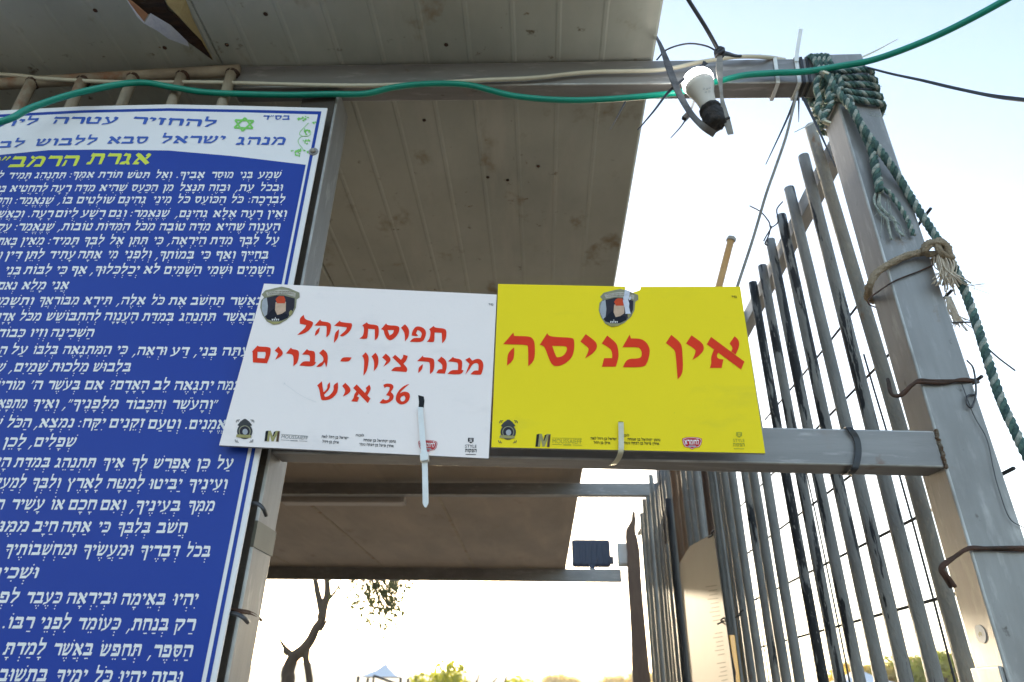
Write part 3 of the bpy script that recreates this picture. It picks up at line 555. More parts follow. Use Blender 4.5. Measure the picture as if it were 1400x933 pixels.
# blue field beneath the heading arc
arc = [(LFT, 236), (-100, 222), (0, 212), (66, 205.5), (131, 204.8), (230, 206), (320, 213.8), (418, 225.5)]
o3 = arc + [edge((18.2, 19.8), VB - 27), (LFT - 40, VB - 27)]
print_px('text_field', [o3], BYp, 'blue', bb, off=.0014)
TILE = {1: (0, 130), 2: (220, 130), 3: (0, 270), 4: (200, 270), 5: (0, 400), 6: (150, 400), 7: (0, 540), 8: (150, 540), 9: (0, 680), 10: (150, 680), 11: (0, 780), 12: (150, 780)}
TS = 6.087
def line(mt, words, Yp=BYp, h=None):
    bm = bmesh.new()
    for wd in words:
        t, by, hh, s, r, l = wd[:6]; by2 = wd[6] if len(wd) > 6 else by; ox, oy = TILE[t]
        word_px(bm, s, ox + r / TS, ox + l / TS, oy + by / TS, oy + by2 / TS, hh / TS, Yp, .0018)
    return mesh_obj('lettering', bm, mt, bb)
line('blue_ink', [(2, 268, 60, 'להחזיר', 460, -249, 240), (1, 240, 58, 'עטרה', 975, 425, 240), (1, 245, 55, 'ליושנה', 310, -330, 290)])
line('blue_ink', [(2, 415, 66, 'מנהג', 1035, 620), (2, 402, 62, 'ישראל', 530, -10), (1, 405, 60, 'סבא', 1225, 885), (1, 412, 60, 'ללבוש', 800, 280, 425), (1, 432, 56, 'לבן', 195, -90, 445)])
line('blue_ink', [(2, 206, 36, 'בס"ד', 1072, 843)])
line('yellow_ink', [(1, 578, 92, 'אגרת', 1240, 715), (1, 592, 90, 'הרמב"ן', 640, -90, 605)])
LN = [
 [(2,692,52,'שְׁמַע',998,805),(2,692,52,'בְּנִי',760,650),(2,692,52,'מוּסַר',598,413),(2,692,52,'אָבִיךָ.',358,125),(2,692,52,'וְאַל',85,-50),(1,692,50,'תִּטֹּשׁ',1240,1050),(1,690,50,'תּוֹרַת',1012,812),(1,690,50,'אִמֶּךָ:',775,572),(1,694,50,'תִּתְנַהֵג',540,282),(1,697,50,'תָּמִיד',250,62),(1,697,50,'לְדַבֵּר',20,-180)],
 [(2,799,54,'וּבְכֹל',1010,822),(2,799,54,'עֵת,',770,617),(2,799,54,'וּבַזֶּה',568,392),(2,799,54,'תִּנָּצֵל',355,148),(2,799,54,'מִן',98,8),(1,800,54,'הַכַּעַס',1305,1085),(1,800,54,'שֶׁהִיא',1048,820),(1,802,54,'מִדָּה',782,615),(1,804,54,'רָעָה',580,415),(1,806,54,'לְהַחֲטִיא',385,75),(1,808,52,'בְּנֵי',40,-60)],
 [(2,900,56,'לִבְרָכָה:',1030,722),(2,900,56,'כֹּל',682,580),(2,900,56,'הַכּוֹעֵס',535,273),(2,900,56,'כֹּל',236,130),(2,900,56,'מִינֵי',80,-75),(1,902,56,'גְהִינָּם',1210,973),(1,903,56,'שׁוֹלְטִים',943,628),(1,905,56,'בּוֹ,',595,478),(1,908,56,'שֶׁנֶּאֱמַר:',433,118),(1,910,56,'וְהָסֵר',85,-90)],
 [(4,165,57,'וְאֵין',1165,1000),(4,165,57,'רָעָה',960,780),(4,165,57,'אֶלָּא',745,550),(4,165,57,'גְהִינָּם,',507,238),(3,163,57,'שֶׁנֶּאֱמַר:',1402,1078),(3,163,57,'וְגַם',1045,893),(3,163,57,'רָשָׁע',865,668),(3,165,57,'לְיוֹם',638,450),(3,166,57,'רָעָה.',430,228),(3,168,57,'וְכַאֲשֶׁר',190,-80)],
 [(4,276,60,'הָעֲנָוָה',1110,845),(4,276,60,'שֶׁהִיא',812,575),(4,276,60,'מִדָּה',527,350),(4,276,60,'טוֹבָה',317,100),(3,275,60,'מִכֹּל',1282,1110),(3,275,60,'הַמִּדּוֹת',1072,793),(3,275,60,'טוֹבוֹת,',762,478),(3,277,60,'שֶׁנֶּאֱמַר:',438,115),(3,280,60,'עֵקֶב',80,-90)],
 [(4,391,61,'עַל',1100,985),(4,391,61,'לִבְּךָ',932,763),(4,391,61,'מִדַּת',712,525),(4,391,61,'הַיִּרְאָה,',492,173),(4,391,61,'כִּי',132,50),(3,391,61,'תִּתֵּן',1222,1063),(3,391,61,'אֶל',1022,903),(3,392,61,'לִבְּךָ',857,688),(3,393,61,'תָּמִיד:',647,393),(3,394,61,'מֵאַיִן',357,163),(3,397,61,'בָּאתָ',130,-30)],
 [(4,511,63,'בְּחַיֶּיךָ',1012,778),(4,511,63,'וְאַף',737,568),(4,511,63,'כִּי',527,440),(4,511,63,'בְּמוֹתְךָ,',392,73),(3,508,63,'וְלִפְנֵי',1252,1023),(3,508,63,'מִי',972,885),(3,509,63,'אַתָּה',837,640),(3,510,63,'עָתִיד',615,398),(3,512,63,'לִתֵּן',357,198),(3,513,63,'דִּין',167,33),(3,515,63,'וְחֶשְׁבּוֹן',5,-250)],
 [(4,638,64,'הַשָּׁמַיִם',1057,748),(4,638,64,'וּשְׁמֵי',707,493),(4,638,64,'הַשָּׁמַיִם',452,138),(3,635,64,'לֹא',1322,1188),(3,636,64,'יְכַלְכְּלוּךָ,',1152,748),(3,637,64,'אַף',712,578),(3,638,64,'כִּי',547,455),(3,639,64,'לִבּוֹת',417,190),(3,642,64,'בְּנֵי',162,30)],
 [(3,765,64,'אֲנִי',562,413),(3,766,64,'מָלֵא',372,173),(3,768,64,'נְאֻם',130,-30)],
 [(6,104,64,'כַּאֲשֶׁר',1275,993),(6,104,64,'תַּחְשֹׁב',947,668),(6,103,64,'אֶת',632,485),(6,102,64,'כֹּל',447,338),(5,101,64,'אֵלֶּה,',1202,968),(5,100,64,'תִּירָא',922,688),(5,101,64,'מִבּוֹרְאֲךָ',647,313),(5,104,64,'וְתִשָּׁמֵר',270,-80)],
 [(6,237,66,'וּבַאֲשֶׁר',1240,930),(6,237,66,'תִּתְנַהֵג',877,573),(6,237,66,'בְּמִדַּת',527,263),(5,233,66,'הָעֲנָוָה',1142,858),(5,234,66,'לְהִתְבּוֹשֵׁשׁ',827,373),(5,235,66,'מִכֹּל',332,153),(5,237,66,'אָדָם',110,-60)],
 [(5,370,67,'הַשְּׁכִינָה',772,413),(5,370,67,'וְזִיו',382,238),(5,372,67,'כְּבוֹדוֹ',197,-60)],
 [(6,526,70,'וְעַתָּה',1200,928),(6,526,70,'בְּנִי,',887,698),(6,525,70,'דַּע',652,503),(6,522,70,'וּרְאֵה,',467,188),(5,513,68,'כִּי',1052,960),(5,513,68,'הַמִּתְגָּאֶה',917,513),(5,513,68,'בְּלִבּוֹ',472,263),(5,514,68,'עַל',217,83),(5,516,68,'הַבְּרִיּוֹת',45,-280)],
 [(5,658,72,'בִּלְבוּשׁ',1082,763),(5,658,72,'מַלְכוּת',727,413),(5,659,72,'שָׁמַיִם,',382,73),(5,661,72,'שֶׁנֶּאֱמַר',30,-300)],
 [(6,812,74,'בַּמָּה',1090,888),(6,812,74,'יִתְגָּאֶה',857,528),(6,810,74,'לֵב',492,353),(5,808,74,'הָאָדָם?',1232,903),(5,808,74,'אִם',852,693),(5,808,74,'בְּעֹשֶׁר',657,383),(5,808,74,"ה'",342,243),(5,810,74,'מוֹרִישׁ',192,-90)],
 [(8,118,74,'"וְהָעֹשֶׁר',892,508),(8,118,74,'וְהַכָּבוֹד',457,118),(7,113,74,'מִלְּפָנֶיךָ",',977,518),(7,112,74,'וְאֵיךְ',477,258),(7,111,74,'מִתְפָּאֵר',212,-80)],
 [(8,285,78,'לַנֶּאֱמָנִים.',1070,623),(8,282,78,'וְטַעַם',582,308),(7,274,76,'זְקֵנִים',1192,898),(7,273,76,'יִקַּח:',867,643),(7,272,76,'נִמְצָא,',607,283),(7,272,76,'הַכֹּל',247,48),(7,272,76,'שָׁוֶה',5,-190)],
 [(7,432,78,'שְׁפָלִים,',622,238),(7,432,78,'לָכֵן',202,13)],
 [(8,613,82,'עַל',1022,883),(8,613,82,'כֵּן',827,713),(8,612,82,'אֲפָרֵשׁ',662,353),(8,611,82,'לְךָ',302,170),(7,606,80,'אֵיךְ',1027,843),(7,605,80,'תִּתְנַהֵג',787,448),(7,603,80,'בְּמִדַּת',407,108),(7,601,80,'הָעֲנָוָה',77,-260)],
 [(8,786,84,'וְעֵינֶיךָ',972,648),(8,784,84,'יַבִּיטוּ',592,318),(7,780,84,'לְמַטָּה',1192,878),(7,777,84,'לָאָרֶץ',837,543),(7,776,84,'וְלִבְּךָ',492,253),(7,774,84,'לְמַעְלָה',202,-130)],
 [(10,115,86,'מִמְּךָ',867,643),(10,114,86,'בְּעֵינֶיךָ,',582,168),(9,107,86,'וְאִם',1037,823),(9,105,86,'חָכָם',792,558),(9,104,86,'אוֹ',522,408),(9,103,86,'עָשִׁיר',355,78),(9,103,86,'הוּא',20,-140)],
 [(10,298,88,'חֲשֹׁב',637,383),(10,296,88,'בְּלִבְּךָ',332,53),(9,292,88,'כִּי',907,803),(9,290,88,'אַתָּה',747,498),(9,288,88,'חַיָּב',467,263),(9,287,88,'מִמֶּנּוּ',227,-80)],
 [(10,496,92,'בְּכֹל',832,628),(10,493,92,'דְּבָרֶיךָ',572,243),(9,486,90,'וּמַעֲשֶׂיךָ',1097,678),(9,481,90,'וּמַחְשְׁבוֹתֶיךָ',622,28)],
 [(9,675,92,'וּשְׁכִינָתוֹ',307,-220)],
 [(12,290,96,'יִהְיוּ',727,518),(12,287,96,'בְּאֵימָה',457,85),(11,278,94,'וּבְיִרְאָה',957,543),(11,274,94,'כְּעֶבֶד',502,203),(11,271,94,'לִפְנֵי',147,-140)],
 [(12,503,100,'רַק',702,528),(12,500,100,'בְּנַחַת,',482,138),(11,493,98,'כְּעוֹמֵד',992,633),(11,488,98,'לִפְנֵי',577,318),(11,484,98,'רַבּוֹ.',267,13)],
 [(12,723,104,'הַסֵּפֶר,',682,313),(11,714,102,'תְּחַפֵּשׂ',1167,818),(11,708,102,'בַּאֲשֶׁר',762,428),(11,702,102,'לָמַדְתָּ',367,18)],
 [(12,945,104,'וּבָזֶה',597,333),(12,941,104,'יִהְיוּ',287,63),(11,934,104,'כֹּל',922,773),(11,930,104,'יָמֶיךָ',712,453),(11,924,104,'בִּתְשׁוּבָה',382,-120)],
]
for ln in LN: line('white_ink', ln)
# star and vine ornament
def T2(pts): return [(220 + x / TS, 130 + y / TS) for x, y in pts]
def stroke(pts, w_):
    L1, L2 = [], []
    for i, p in enumerate(pts):
        a_, b_ = pts[max(i - 1, 0)], pts[min(i + 1, len(pts) - 1)]; dx, dy = b_[0] - a_[0], b_[1] - a_[1]; n_ = math.hypot(dx, dy) or 1
        L1.append((p[0] - dy / n_ * w_ / 2, p[1] + dx / n_ * w_ / 2)); L2.append((p[0] + dy / n_ * w_ / 2, p[1] - dx / n_ * w_ / 2))
    return L1 + L2[::-1]
bm = bmesh.new()
for k, tri in enumerate([[(700, 190), (610, 272), (765, 278)], [(617, 208), (772, 216), (678, 300)]]):
    for i in range(3):
        a_, b_ = tri[i], tri[(i + 1) % 3]; fill(bm, [[W(*p, Y=BYp - .0018 - .00003 * (3 * k + i)) for p in T2(stroke([a_, b_], 15))]])
mesh_obj('star_emblem', bm, 'green_ink', bb)
bm = bmesh.new(); q_ = 0
vine = [(1228, 232), (1200, 262), (1160, 305), (1160, 335), (1215, 345), (1245, 325), (1240, 300), (1200, 300)]
vine2 = [(1225, 345), (1175, 345), (1142, 375), (1150, 410), (1175, 440), (1190, 470)]
for vv, ww_ in ((vine, 4), (vine2, 4)):
    fill(bm, [[W(*p, Y=BYp - .0018) for p in T2(stroke([(p_.x, p_.y) for p_ in smooth_path([Vector((x, y, 0)) for x, y in vv], 4)], ww_))]])
lr = random.Random(4)
def leafy(cx_, cy_, n_, sx, sy):
    for i in range(n_):
        x, y = cx_ + lr.uniform(-sx, sx), cy_ + lr.uniform(-sy, sy); a_ = lr.uniform(0, 6.28); l_ = lr.uniform(18, 30)
        dx, dy = math.cos(a_) * l_, math.sin(a_) * l_ * .8
        fill(bm, [[W(*p, Y=BYp - .0019 - .00001 * i) for p in T2([(x, y), (x + dx * .5 - dy * .3, y + dy * .5 + dx * .3), (x + dx, y + dy), (x + dx * .5 + dy * .3, y + dy * .5 - dx * .3)])]])
for a_ in [(1165, 205, 12, 35, 14), (1215, 190, 4, 20, 6), (1265, 228, 3, 14, 6), (1215, 305, 10, 24, 16), (1205, 380, 10, 22, 18), (1110, 480, 12, 36, 14), (1160, 460, 5, 16, 8), (1215, 465, 3, 14, 5), (1150, 500, 3, 14, 6)]: leafy(*a_)
mesh_obj('vine_ornament', bm, 'green_ink', bb)
# fixing screw with washer
bm = bmesh.new(); c0 = W(428.5, 208, Y=BYp); revolve(bm, c0, (0, -1, 0), [(0, .0098), (.0016, .0098), (.0022, .009), (.0022, .0055)], 24); wsh = mesh_obj('washer', bm, 'tie_white', bb)
wsh.data.materials[0] = M['steel_x']
bm = bmesh.new(); revolve(bm, c0 + Vector((0, -.002, 0)), (0, -1, 0), [(0, .0056), (.003, .0056), (.005, .0042), (.0058, .0015)], 18); mesh_obj('screw', bm, 'strap2', bb, True)
for zz in (.2, 1.0):   # spacer blocks between board and post
    boxo('spacer', 'steel_v', bb, -.50, -.475, BYp + .003, FY, CAMZ + zz - .02, CAMZ + zz + .02)
# hooks of wire beside the board edge
tube_o('fixing_wire', [W(338, 688, Y=1.045), W(352, 689, Y=1.02), W(360, 696, Y=1.015), W(364, 705, Y=1.03)], .003, 'wire', bb)
tube_o('fixing_wire', [W(311, 838, Y=1.045), W(324, 840, Y=1.02), W(333, 845, Y=1.015), W(339, 851, Y=1.03)], .003, 'wire', bb)

# ------------------------------------------------------------------ the two small signs
def small_sign(name, quad, Yf, th, face, label, notch=None):
    o = thing(name, W(*quad[3], Y=Yf), label, 'sign')
    pts = list(quad)
    if notch: pts = [quad[0]] + notch + [quad[1], quad[2], quad[3]]
    slab_px('panel', pts, Yf, th, face, 'board_edge', o); return o
WY, YY = .998, 1.0
ws = small_sign('hanging_sign', [(361, 388), (679, 403), (668, 627), (299.5, 609)], WY, .006, 'board_white', 'white sign with three lines of red lettering and the number 36')
E2 = (800, 385, 13.33); nt_ = [(725, 92), (735, 150), (820, 180), (795, 300), (815, 290), (835, 262), (880, 197), (985, 165), (1012, 140), (1015, 97)]
ys = small_sign('hanging_sign', [(681, 388.4), (1012, 392), (1046.3, 620), (671.7, 611.7)], YY, .006, 'board_yellow', 'yellow sign with two large red Hebrew words and a torn notch in its top edge', [(800 + x / 13.33, 385 + y / 13.33) for x, y in nt_])
W1 = (380, 400, 4.667); W2 = (335, 460, 7.0); Y1 = (680, 440, 7.778); Y2 = (850, 440, 7.778)
def chaikin(p):
    out = []
    n_ = len(p)
    for i in range(n_):       # round only blunt corners
        a_, b_, c_ = Vector(p[i - 1]), Vector(p[i]), Vector(p[(i + 1) % n_])
        if (a_ - b_).length < 1e-6 or (c_ - b_).length < 1e-6: continue
        ang = (a_ - b_).angle(c_ - b_)
        if ang > 1.95: out += [tuple(b_.lerp(a_, .25)), tuple(b_.lerp(c_, .25))]
        else: out.append(tuple(b_))
    return out
def red(polys, tile, Yp, parent):
    P_ = []
    for pl in polys:
        loops = pl if isinstance(pl[0][0], (tuple, list)) else [pl]
        P_.append([chaikin(chaikin(l)) for l in loops])
    return P_, tile
def red_obj(groups, Yp, parent):
    bm = bmesh.new(); k_ = 0
    for P_, (ox, oy, sc) in groups:
        for loops in P_:
            fill(bm, [[W(ox + x / sc, oy + y / sc, Y=Yp - .0006 - .00002 * (k_ % 3)) for x, y in l] for l in loops]); k_ += 1
    return mesh_obj('lettering', bm, 'red', parent)
samekh = [[(450,248),(530,122),(552,160),(790,170),(818,190),(818,300),(790,390),(700,460),(620,477),(580,455),(550,400),(500,255)],[(583,258),(725,258),(742,280),(735,320),(700,365),(650,380),(625,378)]]
red_obj([red([[(62,240),(170,115),(178,152),(330,155),(375,175),(400,230),(398,412),(328,475),(328,270),(315,245)],[(108,335),(178,272),(178,405),(103,468)],samekh,
  [(882,212),(940,132),(1045,210),(1062,255),(1050,300),(1000,350),(932,392),(972,310),(968,275)],[(1110,232),(1168,147),(1265,225),(1285,290),(1290,380),(1260,478),(1112,480),(1135,388),(1220,388),(1222,330),(1200,285)]], Y1, YY, ys),
  red([[(8,272),(85,138),(98,178),(200,180),(260,215),(298,280),(298,340),(275,430),(240,485),(12,485),(55,395),(180,392),(210,375),(215,330),(200,290),(170,270)]], Y2, YY, ys)], YY, ys)
red_obj([red([[(470,228),(527,140),(630,225),(645,300),(655,545),(595,615),(575,350),(560,295)],[(685,232),(742,145),(850,220),(875,265),(870,310),(820,365),(752,408),(785,330),(785,295)],
  [(905,240),(950,162),(1305,425),(1270,508)],[(1148,232),(1200,155),(1245,195),(1252,260),(1212,350),(1165,316),(1183,280)],[(985,285),(1032,324),(1008,360),(1025,395),(1082,402),(1062,492),(938,492),(955,440),(948,380)]], Y2, YY, ys)], YY, ys)
# white sign, three lines
red_obj([red([[(165,143),(170,172),(222,185),(225,205),(195,248),(150,268),(122,272),(175,225),(180,208),(140,200),(138,165)],[(232,212),(270,172),(275,185),(325,190),(342,208),(330,270),(308,287),(312,220),(305,212)],
  [(240,245),(268,222),(262,258),(235,278)],[(358,213),(395,180),(400,190),(470,197),(475,215),(455,255),(410,285),(395,275),(435,240),(440,222)],[(362,258),(390,235),(385,290),(357,322)],
  [(538,210),(568,190),(575,203),(630,207),(645,222),(642,285),(618,307),(618,235),(575,232),(572,290),(560,297),(520,295),(545,275),(550,225)],[[(658,235),(690,197),(698,210),(765,212),(778,228),(765,272),(725,307),(700,302),(680,270),(675,240)],[(700,240),(740,240),(735,262),(712,275)]],
  [(785,225),(810,203),(838,232),(835,285),(810,312),(810,260)],[(860,240),(885,213),(930,225),(948,255),(935,300),(915,318),(842,315),(862,290),(910,290),(920,262),(905,245),(890,240),(880,262),(895,275),(885,280),(852,275)],
  [(965,235),(995,213),(1000,225),(1065,230),(1077,250),(1072,300),(1048,325),(1045,258),(1000,255),(998,310),(990,318),(950,315),(968,295),(975,250)]], W1, WY, ws)], WY, ws)
red_obj([red([[(1195,430),(1222,415),(1240,435),(1275,420),(1305,435),(1313,470),(1300,520),(1290,527),(1228,523),(1250,498),(1278,498),(1282,460),(1265,448),(1240,460),(1220,495),(1195,525),(1222,455)],[(1085,440),(1118,410),(1122,420),(1165,425),(1178,445),(1172,495),(1185,497),(1170,525),(1082,520),(1105,495),(1148,495),(1150,455),(1140,445)],
  [(1018,435),(1042,410),(1072,430),(1080,470),(1065,518),(1010,515),(1025,490),(1048,490),(1050,460)],[(888,438),(925,403),(928,413),(985,418),(1000,435),(995,500),(970,522),(970,450),(958,442)],[(897,478),(925,458),(922,490),(895,515)],
  [(730,415),(748,398),(785,430),(798,415),(800,397),(828,405),(820,435),(800,455),(828,485),(820,508),(722,500),(745,475),(785,475),(780,462)],[(665,415),(688,390),(720,418),(715,445),(672,475),(692,440)],[(597,408),(622,385),(642,410),(640,470),(612,503),(615,440)],
  [(537,405),(560,382),(582,410),(570,500),(545,532),(552,430)],[(412,412),(470,415),(455,443),(397,440)],[(262,387),(288,363),(318,388),(318,440),(308,480),(298,445),(278,475),(245,475),(262,455),(290,440),(290,412)]], W1, WY, ws),
  red([[(545,175),(595,120),(600,135),(660,140),(672,165),(668,245),(680,247),(655,292),(520,280),(555,238),(620,240),(622,190),(605,175)],[(390,165),(440,108),(448,122),(505,130),(520,160),(505,250),(462,287),(465,200),(450,170)],
  [(283,137),(320,98),(365,150),(355,185),(288,225),(318,165)],[[(68,145),(120,88),(128,98),(235,102),(248,125),(240,185),(210,258),(75,250),(72,150)],[(120,148),(195,150),(198,175),(188,212),(118,208)]]], W2, WY, ws)], WY, ws)
red_obj([red([[(690,470),(735,430),(745,500),(752,535),(790,500),(785,465),(812,440),(815,480),(800,515),(755,560),(765,580),(800,575),(850,520),(845,465),(888,440),(892,490),(880,550),(820,605),(740,615),(725,600),(710,500)],
  [(930,475),(960,445),(1015,500),(1000,545),(935,578),(965,520)],[(1035,495),(1068,460),(1200,595),(1175,640)],[(1155,495),(1190,463),(1208,500),(1170,568),(1145,543),(1165,520)],[(1068,525),(1088,555),(1070,575),(1092,585),(1075,627),(1015,622),(1040,590),(1045,555)]], W2, WY, ws),
  red([[(672,590),(695,580),(730,585),(740,605),(720,635),(740,655),(735,685),(700,708),(660,710),(648,703),(670,680),(690,690),(710,680),(712,662),(690,655),(700,640),(712,620),(712,605),(695,600),(680,610)],
  [[(838,585),(790,625),(778,645),(800,632),(830,635),(845,655),(835,695),(800,717),(770,712),(750,690),(755,650),(785,608),(825,587)],[(785,665),(805,658),(815,672),(808,692),(790,697),(780,685)]]], W1, WY, ws)], WY, ws)
# ink crack scratch on the white board and the slot cut for the tie
print_px('slot', [[(895, 655), (930, 665), (935, 690), (930, 735), (897, 738), (900, 700)]], WY, 'ink_black', ws, W1, .0007)
print_px('slot', [[(845.5, 576.5), (852, 576.8), (851.5, 580), (846, 579.8)]], YY, 'ink_black', ys, off=.0007)
print_px('scratch', [stroke([(370, 452), (430, 492), (500, 545), (580, 590), (680, 630)], 3), stroke([(372, 445), (384, 452)], 7)], WY, 'scuff', ws, W2, .0005)
# portrait crest
def crest(parent, Yp, dx, dy, tile, torn):
    t = tile; mv = lambda p: [(x + dx, y + dy) for x, y in p]
    K = [('rim', [(235,240),(300,165),(480,120),(600,95),(740,125),(925,205),(930,290),(875,330),(860,480),(800,600),(680,710),(560,770),(440,785),(330,730),(250,610),(210,480),(225,350),(280,290)]),
         ('portrait', [(300,300),(500,255),(650,260),(840,310),(835,470),(780,590),(680,680),(560,720),(430,715),(330,690),(270,600),(240,480),(255,330)]),
         ('column', [(265,320),(330,295),(350,450),(335,600),(290,645),(235,520),(240,400)]),
         ('coat', [(350,690),(320,640),(400,540),(480,480),(520,600),(620,570),(700,600),(720,660),(600,715),(440,715)]),
         ('beard', [(490,380),(680,370),(675,540),(600,590),(520,610),(480,520)]),
         ('cap', [(490,330),(520,285),(560,265),(640,270),(670,330),(660,400),(520,400)]),
         ('banner', [(310,200),(560,150),(700,155),(860,215),(850,290),(700,240),(560,235),(340,265)]),
         ('gold', [(735,560),(770,520),(800,545),(770,610),(740,620)]), ('gold', [(340,720),(440,735),(560,735),(640,715),(560,768),(440,782)])]
    r_ = random.Random(8)
    ob = None
    grp = []
    for k_, (m_, pl) in enumerate(K): grp.append((m_, pl, k_))
    root = print_px('crest', [mv(grp[0][1])], Yp, 'rim', parent, t, .0006)
    for m_, pl, k_ in grp[1:]:
        bm = bmesh.new(); fill(bm, [[W(t[0] + x / t[2], t[1] + y / t[2], Y=Yp - .0006 - .00012 * k_) for x, y in mv(pl)]]); mesh_obj('crest_print', bm, m_, root)
    bm = bmesh.new()
    for rowi, (y0, cm) in enumerate(((185, 0), (215, 0))):
        for i in range(22):
            x = 360 + i * 21 + r_.uniform(-3, 3); yy = y0 + ((x - 600) / 300) ** 2 * 28 - 8; w_ = r_.uniform(8, 14); h_ = r_.uniform(8, 15)
            fill(bm, [[W(t[0] + (a_ + dx) / t[2], t[1] + (b_ + dy) / t[2], Y=Yp - .0019) for a_, b_ in ((x, yy), (x + w_, yy), (x + w_, yy + h_), (x, yy + h_))]])
    mesh_obj('crest_print', bm, 'brownink', root)
    bm = bmesh.new()
    for x, w_ in ((420, 24), (455, 22), (480, 10), (500, 24), (535, 20)):
        y0 = 680 - (30 if w_ == 10 else 0); fill(bm, [[W(t[0] + (a_ + dx) / t[2], t[1] + (b_ + dy) / t[2], Y=Yp - .0019) for a_, b_ in ((x, y0), (x + w_, y0 + 6), (x + w_ * .7, 715), (x + 4, 712))]])
    mesh_obj('crest_print', bm, 'white_ink', root)
    return root
E1 = (340, 385, 13.33)
crest(ws, WY, 0, 0, E1, False)
crest(ys, YY, 38, 42, E2, True)
print_px('torn_paper', [[(722,150),(820,182),(795,300),(785,335),(700,330),(690,300),(712,240)],[(690,330),(785,336),(805,400),(800,470),(832,590),(735,592),(722,480),(690,370)]], YY, 'paper', ys, E2, .0022)
print_px('torn_paper', [[(795,300),(815,290),(835,262),(832,330),(800,345)]], YY, 'paper', ys, E2, .0023)
# seal logo bottom left
def seal(parent, cx_, cy_, Yp):
    def disc(cx1, cy1, rx, ry, a0=0, a1=6.283, n_=22): return [(cx1 + rx * math.cos(a0 + (a1 - a0) * i / n_), cy1 + ry * math.sin(a0 + (a1 - a0) * i / n_)) for i in range(n_)]
    root = print_px('seal_logo', [disc(cx_, cy_ + .5, 10.6, 10.6)], Yp, 'seal', parent)
    for m_, pls, k_ in (('rim', [disc(cx_, cy_ + .5, 8.2, 8.2)], 1), ('portrait', [disc(cx_, cy_ + .5, 7, 7)], 2), ('column', [disc(cx_ + .5, cy_ + 1, 3.6, 4)], 3),
                        ('seal', [[(cx_ - 10, cy_ - 8), (cx_ - 6, cy_ - 13), (cx_ - 1, cy_ - 16.5), (cx_ + 1.5, cy_ - 16.5), (cx_ + 6, cy_ - 13), (cx_ + 10, cy_ - 8), (cx_ + 7, cy_ - 6.5), (cx_, cy_ - 9), (cx_ - 7, cy_ - 6)]], 4),
                        ('gold', [[(cx_ - 11, cy_ + 4.5), (cx_ + 8, cy_ + 5.5), (cx_ + 9, cy_ + 8.6), (cx_ + 5, cy_ + 9.4), (cx_ - 6, cy_ + 9), (cx_ - 12, cy_ + 8)]], 5)):
        print_px('seal_print', pls, Yp, m_, root, off=.0006 + .00012 * k_)
    fl = []
    for sx, sy in ((-1, -1), (1, -1), (-1, 1), (1, 1)):
        x, y = cx_ + sx * 11.5 - (1 if sy > 0 else -.5), cy_ + sy * 15
        fl += [stroke([(x, y), (x - sx * 2.5, y - sy * .2), (x - sx * 4, y + sy * .6)], .9), stroke([(x + sx * .3, y - sy * .6), (x + sx * .6, y - sy * 3.4)], .9), stroke([(x - sx, y - sy * 1.2), (x - sx * 2.6, y - sy * 2.6)], .7)]
    print_px('seal_print', fl, Yp, 'seal', root, off=.0008)
seal(ws, 334.6, 589.5, WY); seal(ys, 694.8, 590.5, YY)
def monogram(parent, l, t_, r, b_, Yp, sl_):
    w_, h_ = r - l, b_ - t_
    mp = lambda pts: [(l + x * w_, t_ + y * h_ + sl_ * x * w_) for x, y in pts]
    print_px('monogram', [mp([(0, 1), (.08, .05), (.22, 0), (.42, .0), (.38, .12), (.24, .98)]), mp([(.5, .6), (.62, .1), (.78, .0), (.7, .4)])], Yp, 'ink_black', parent, off=.0006)
    print_px('monogram', [mp([(.16, 1), (.26, .02), (.42, 0), (.56, .62), (.76, 0), (1, 0), (.9, 1), (.74, 1), (.82, .3), (.6, .98), (.46, .98), (.36, .35), (.3, 1)])], Yp, 'gold', parent, off=.0008)
    print_px('monogram', [mp([(.86, .1), (1.0, .02), (.92, 1), (.78, 1)])], Yp, 'brownink', parent, off=.001)
monogram(ws, 361.5, 589, 382.5, 603.6, WY, .02); monogram(ys, 732, 593.3, 752.8, 611, YY, .02)
def latin(parent, Yp, m_, *a_):
    bm = bmesh.new(); latin_px(bm, *a_, Yp); return mesh_obj('lettering', bm, m_, parent)
latin(ws, WY, 'ink_grey', 'MOUSSAIEFF', 384.5, 420.5, 599.4, 601.4, 4.6); latin(ys, YY, 'olive', 'MOUSSAIEFF', 755.5, 795.5, 606.3, 606.9, 6)
print_px('rule_line', [stroke([(384.5, 594), (420.5, 596.4)], .5), stroke([(384, 601.6), (396, 602.3)], .5), stroke([(409, 603), (420, 603.6)], .5), stroke([(397, 602.6), (407, 603)], 1.1)], WY, 'ink_grey', ws)
print_px('rule_line', [stroke([(755, 599), (795.5, 599.7)], .5), stroke([(755, 607.8), (768, 608.2)], .7), stroke([(783, 608.6), (795.5, 609)], .7), stroke([(770, 608.4), (781, 608.6)], 1.2)], YY, 'olive', ys)
def heb(parent, Yp, m_, words, off=.0008):
    bm = bmesh.new()
    for (s, r, l, yr, yl, h) in words: word_px(bm, s, r, l, yr, yl, h, Yp, off)
    return mesh_obj('lettering', bm, m_, parent)
heb(ws, WY, 'ink_black', [('ישראל בן רחל לאה', 476, 439.5, 600.8, 598.8, 3.2), ('אילן בן רחל', 463, 440.5, 606.9, 605.4, 3.2), ('לזכות', 497.5, 486, 597.2, 596.6, 2.8),
    ('נחמן יקותיאל בן שמחה', 541, 496.5, 605.5, 603.4, 3.2), ('אהרן פישל בן רבקה נעמי', 538, 491, 611.8, 609, 3.2), ('בס"ד', 674.5, 668, 418, 417.6, 2.6)])
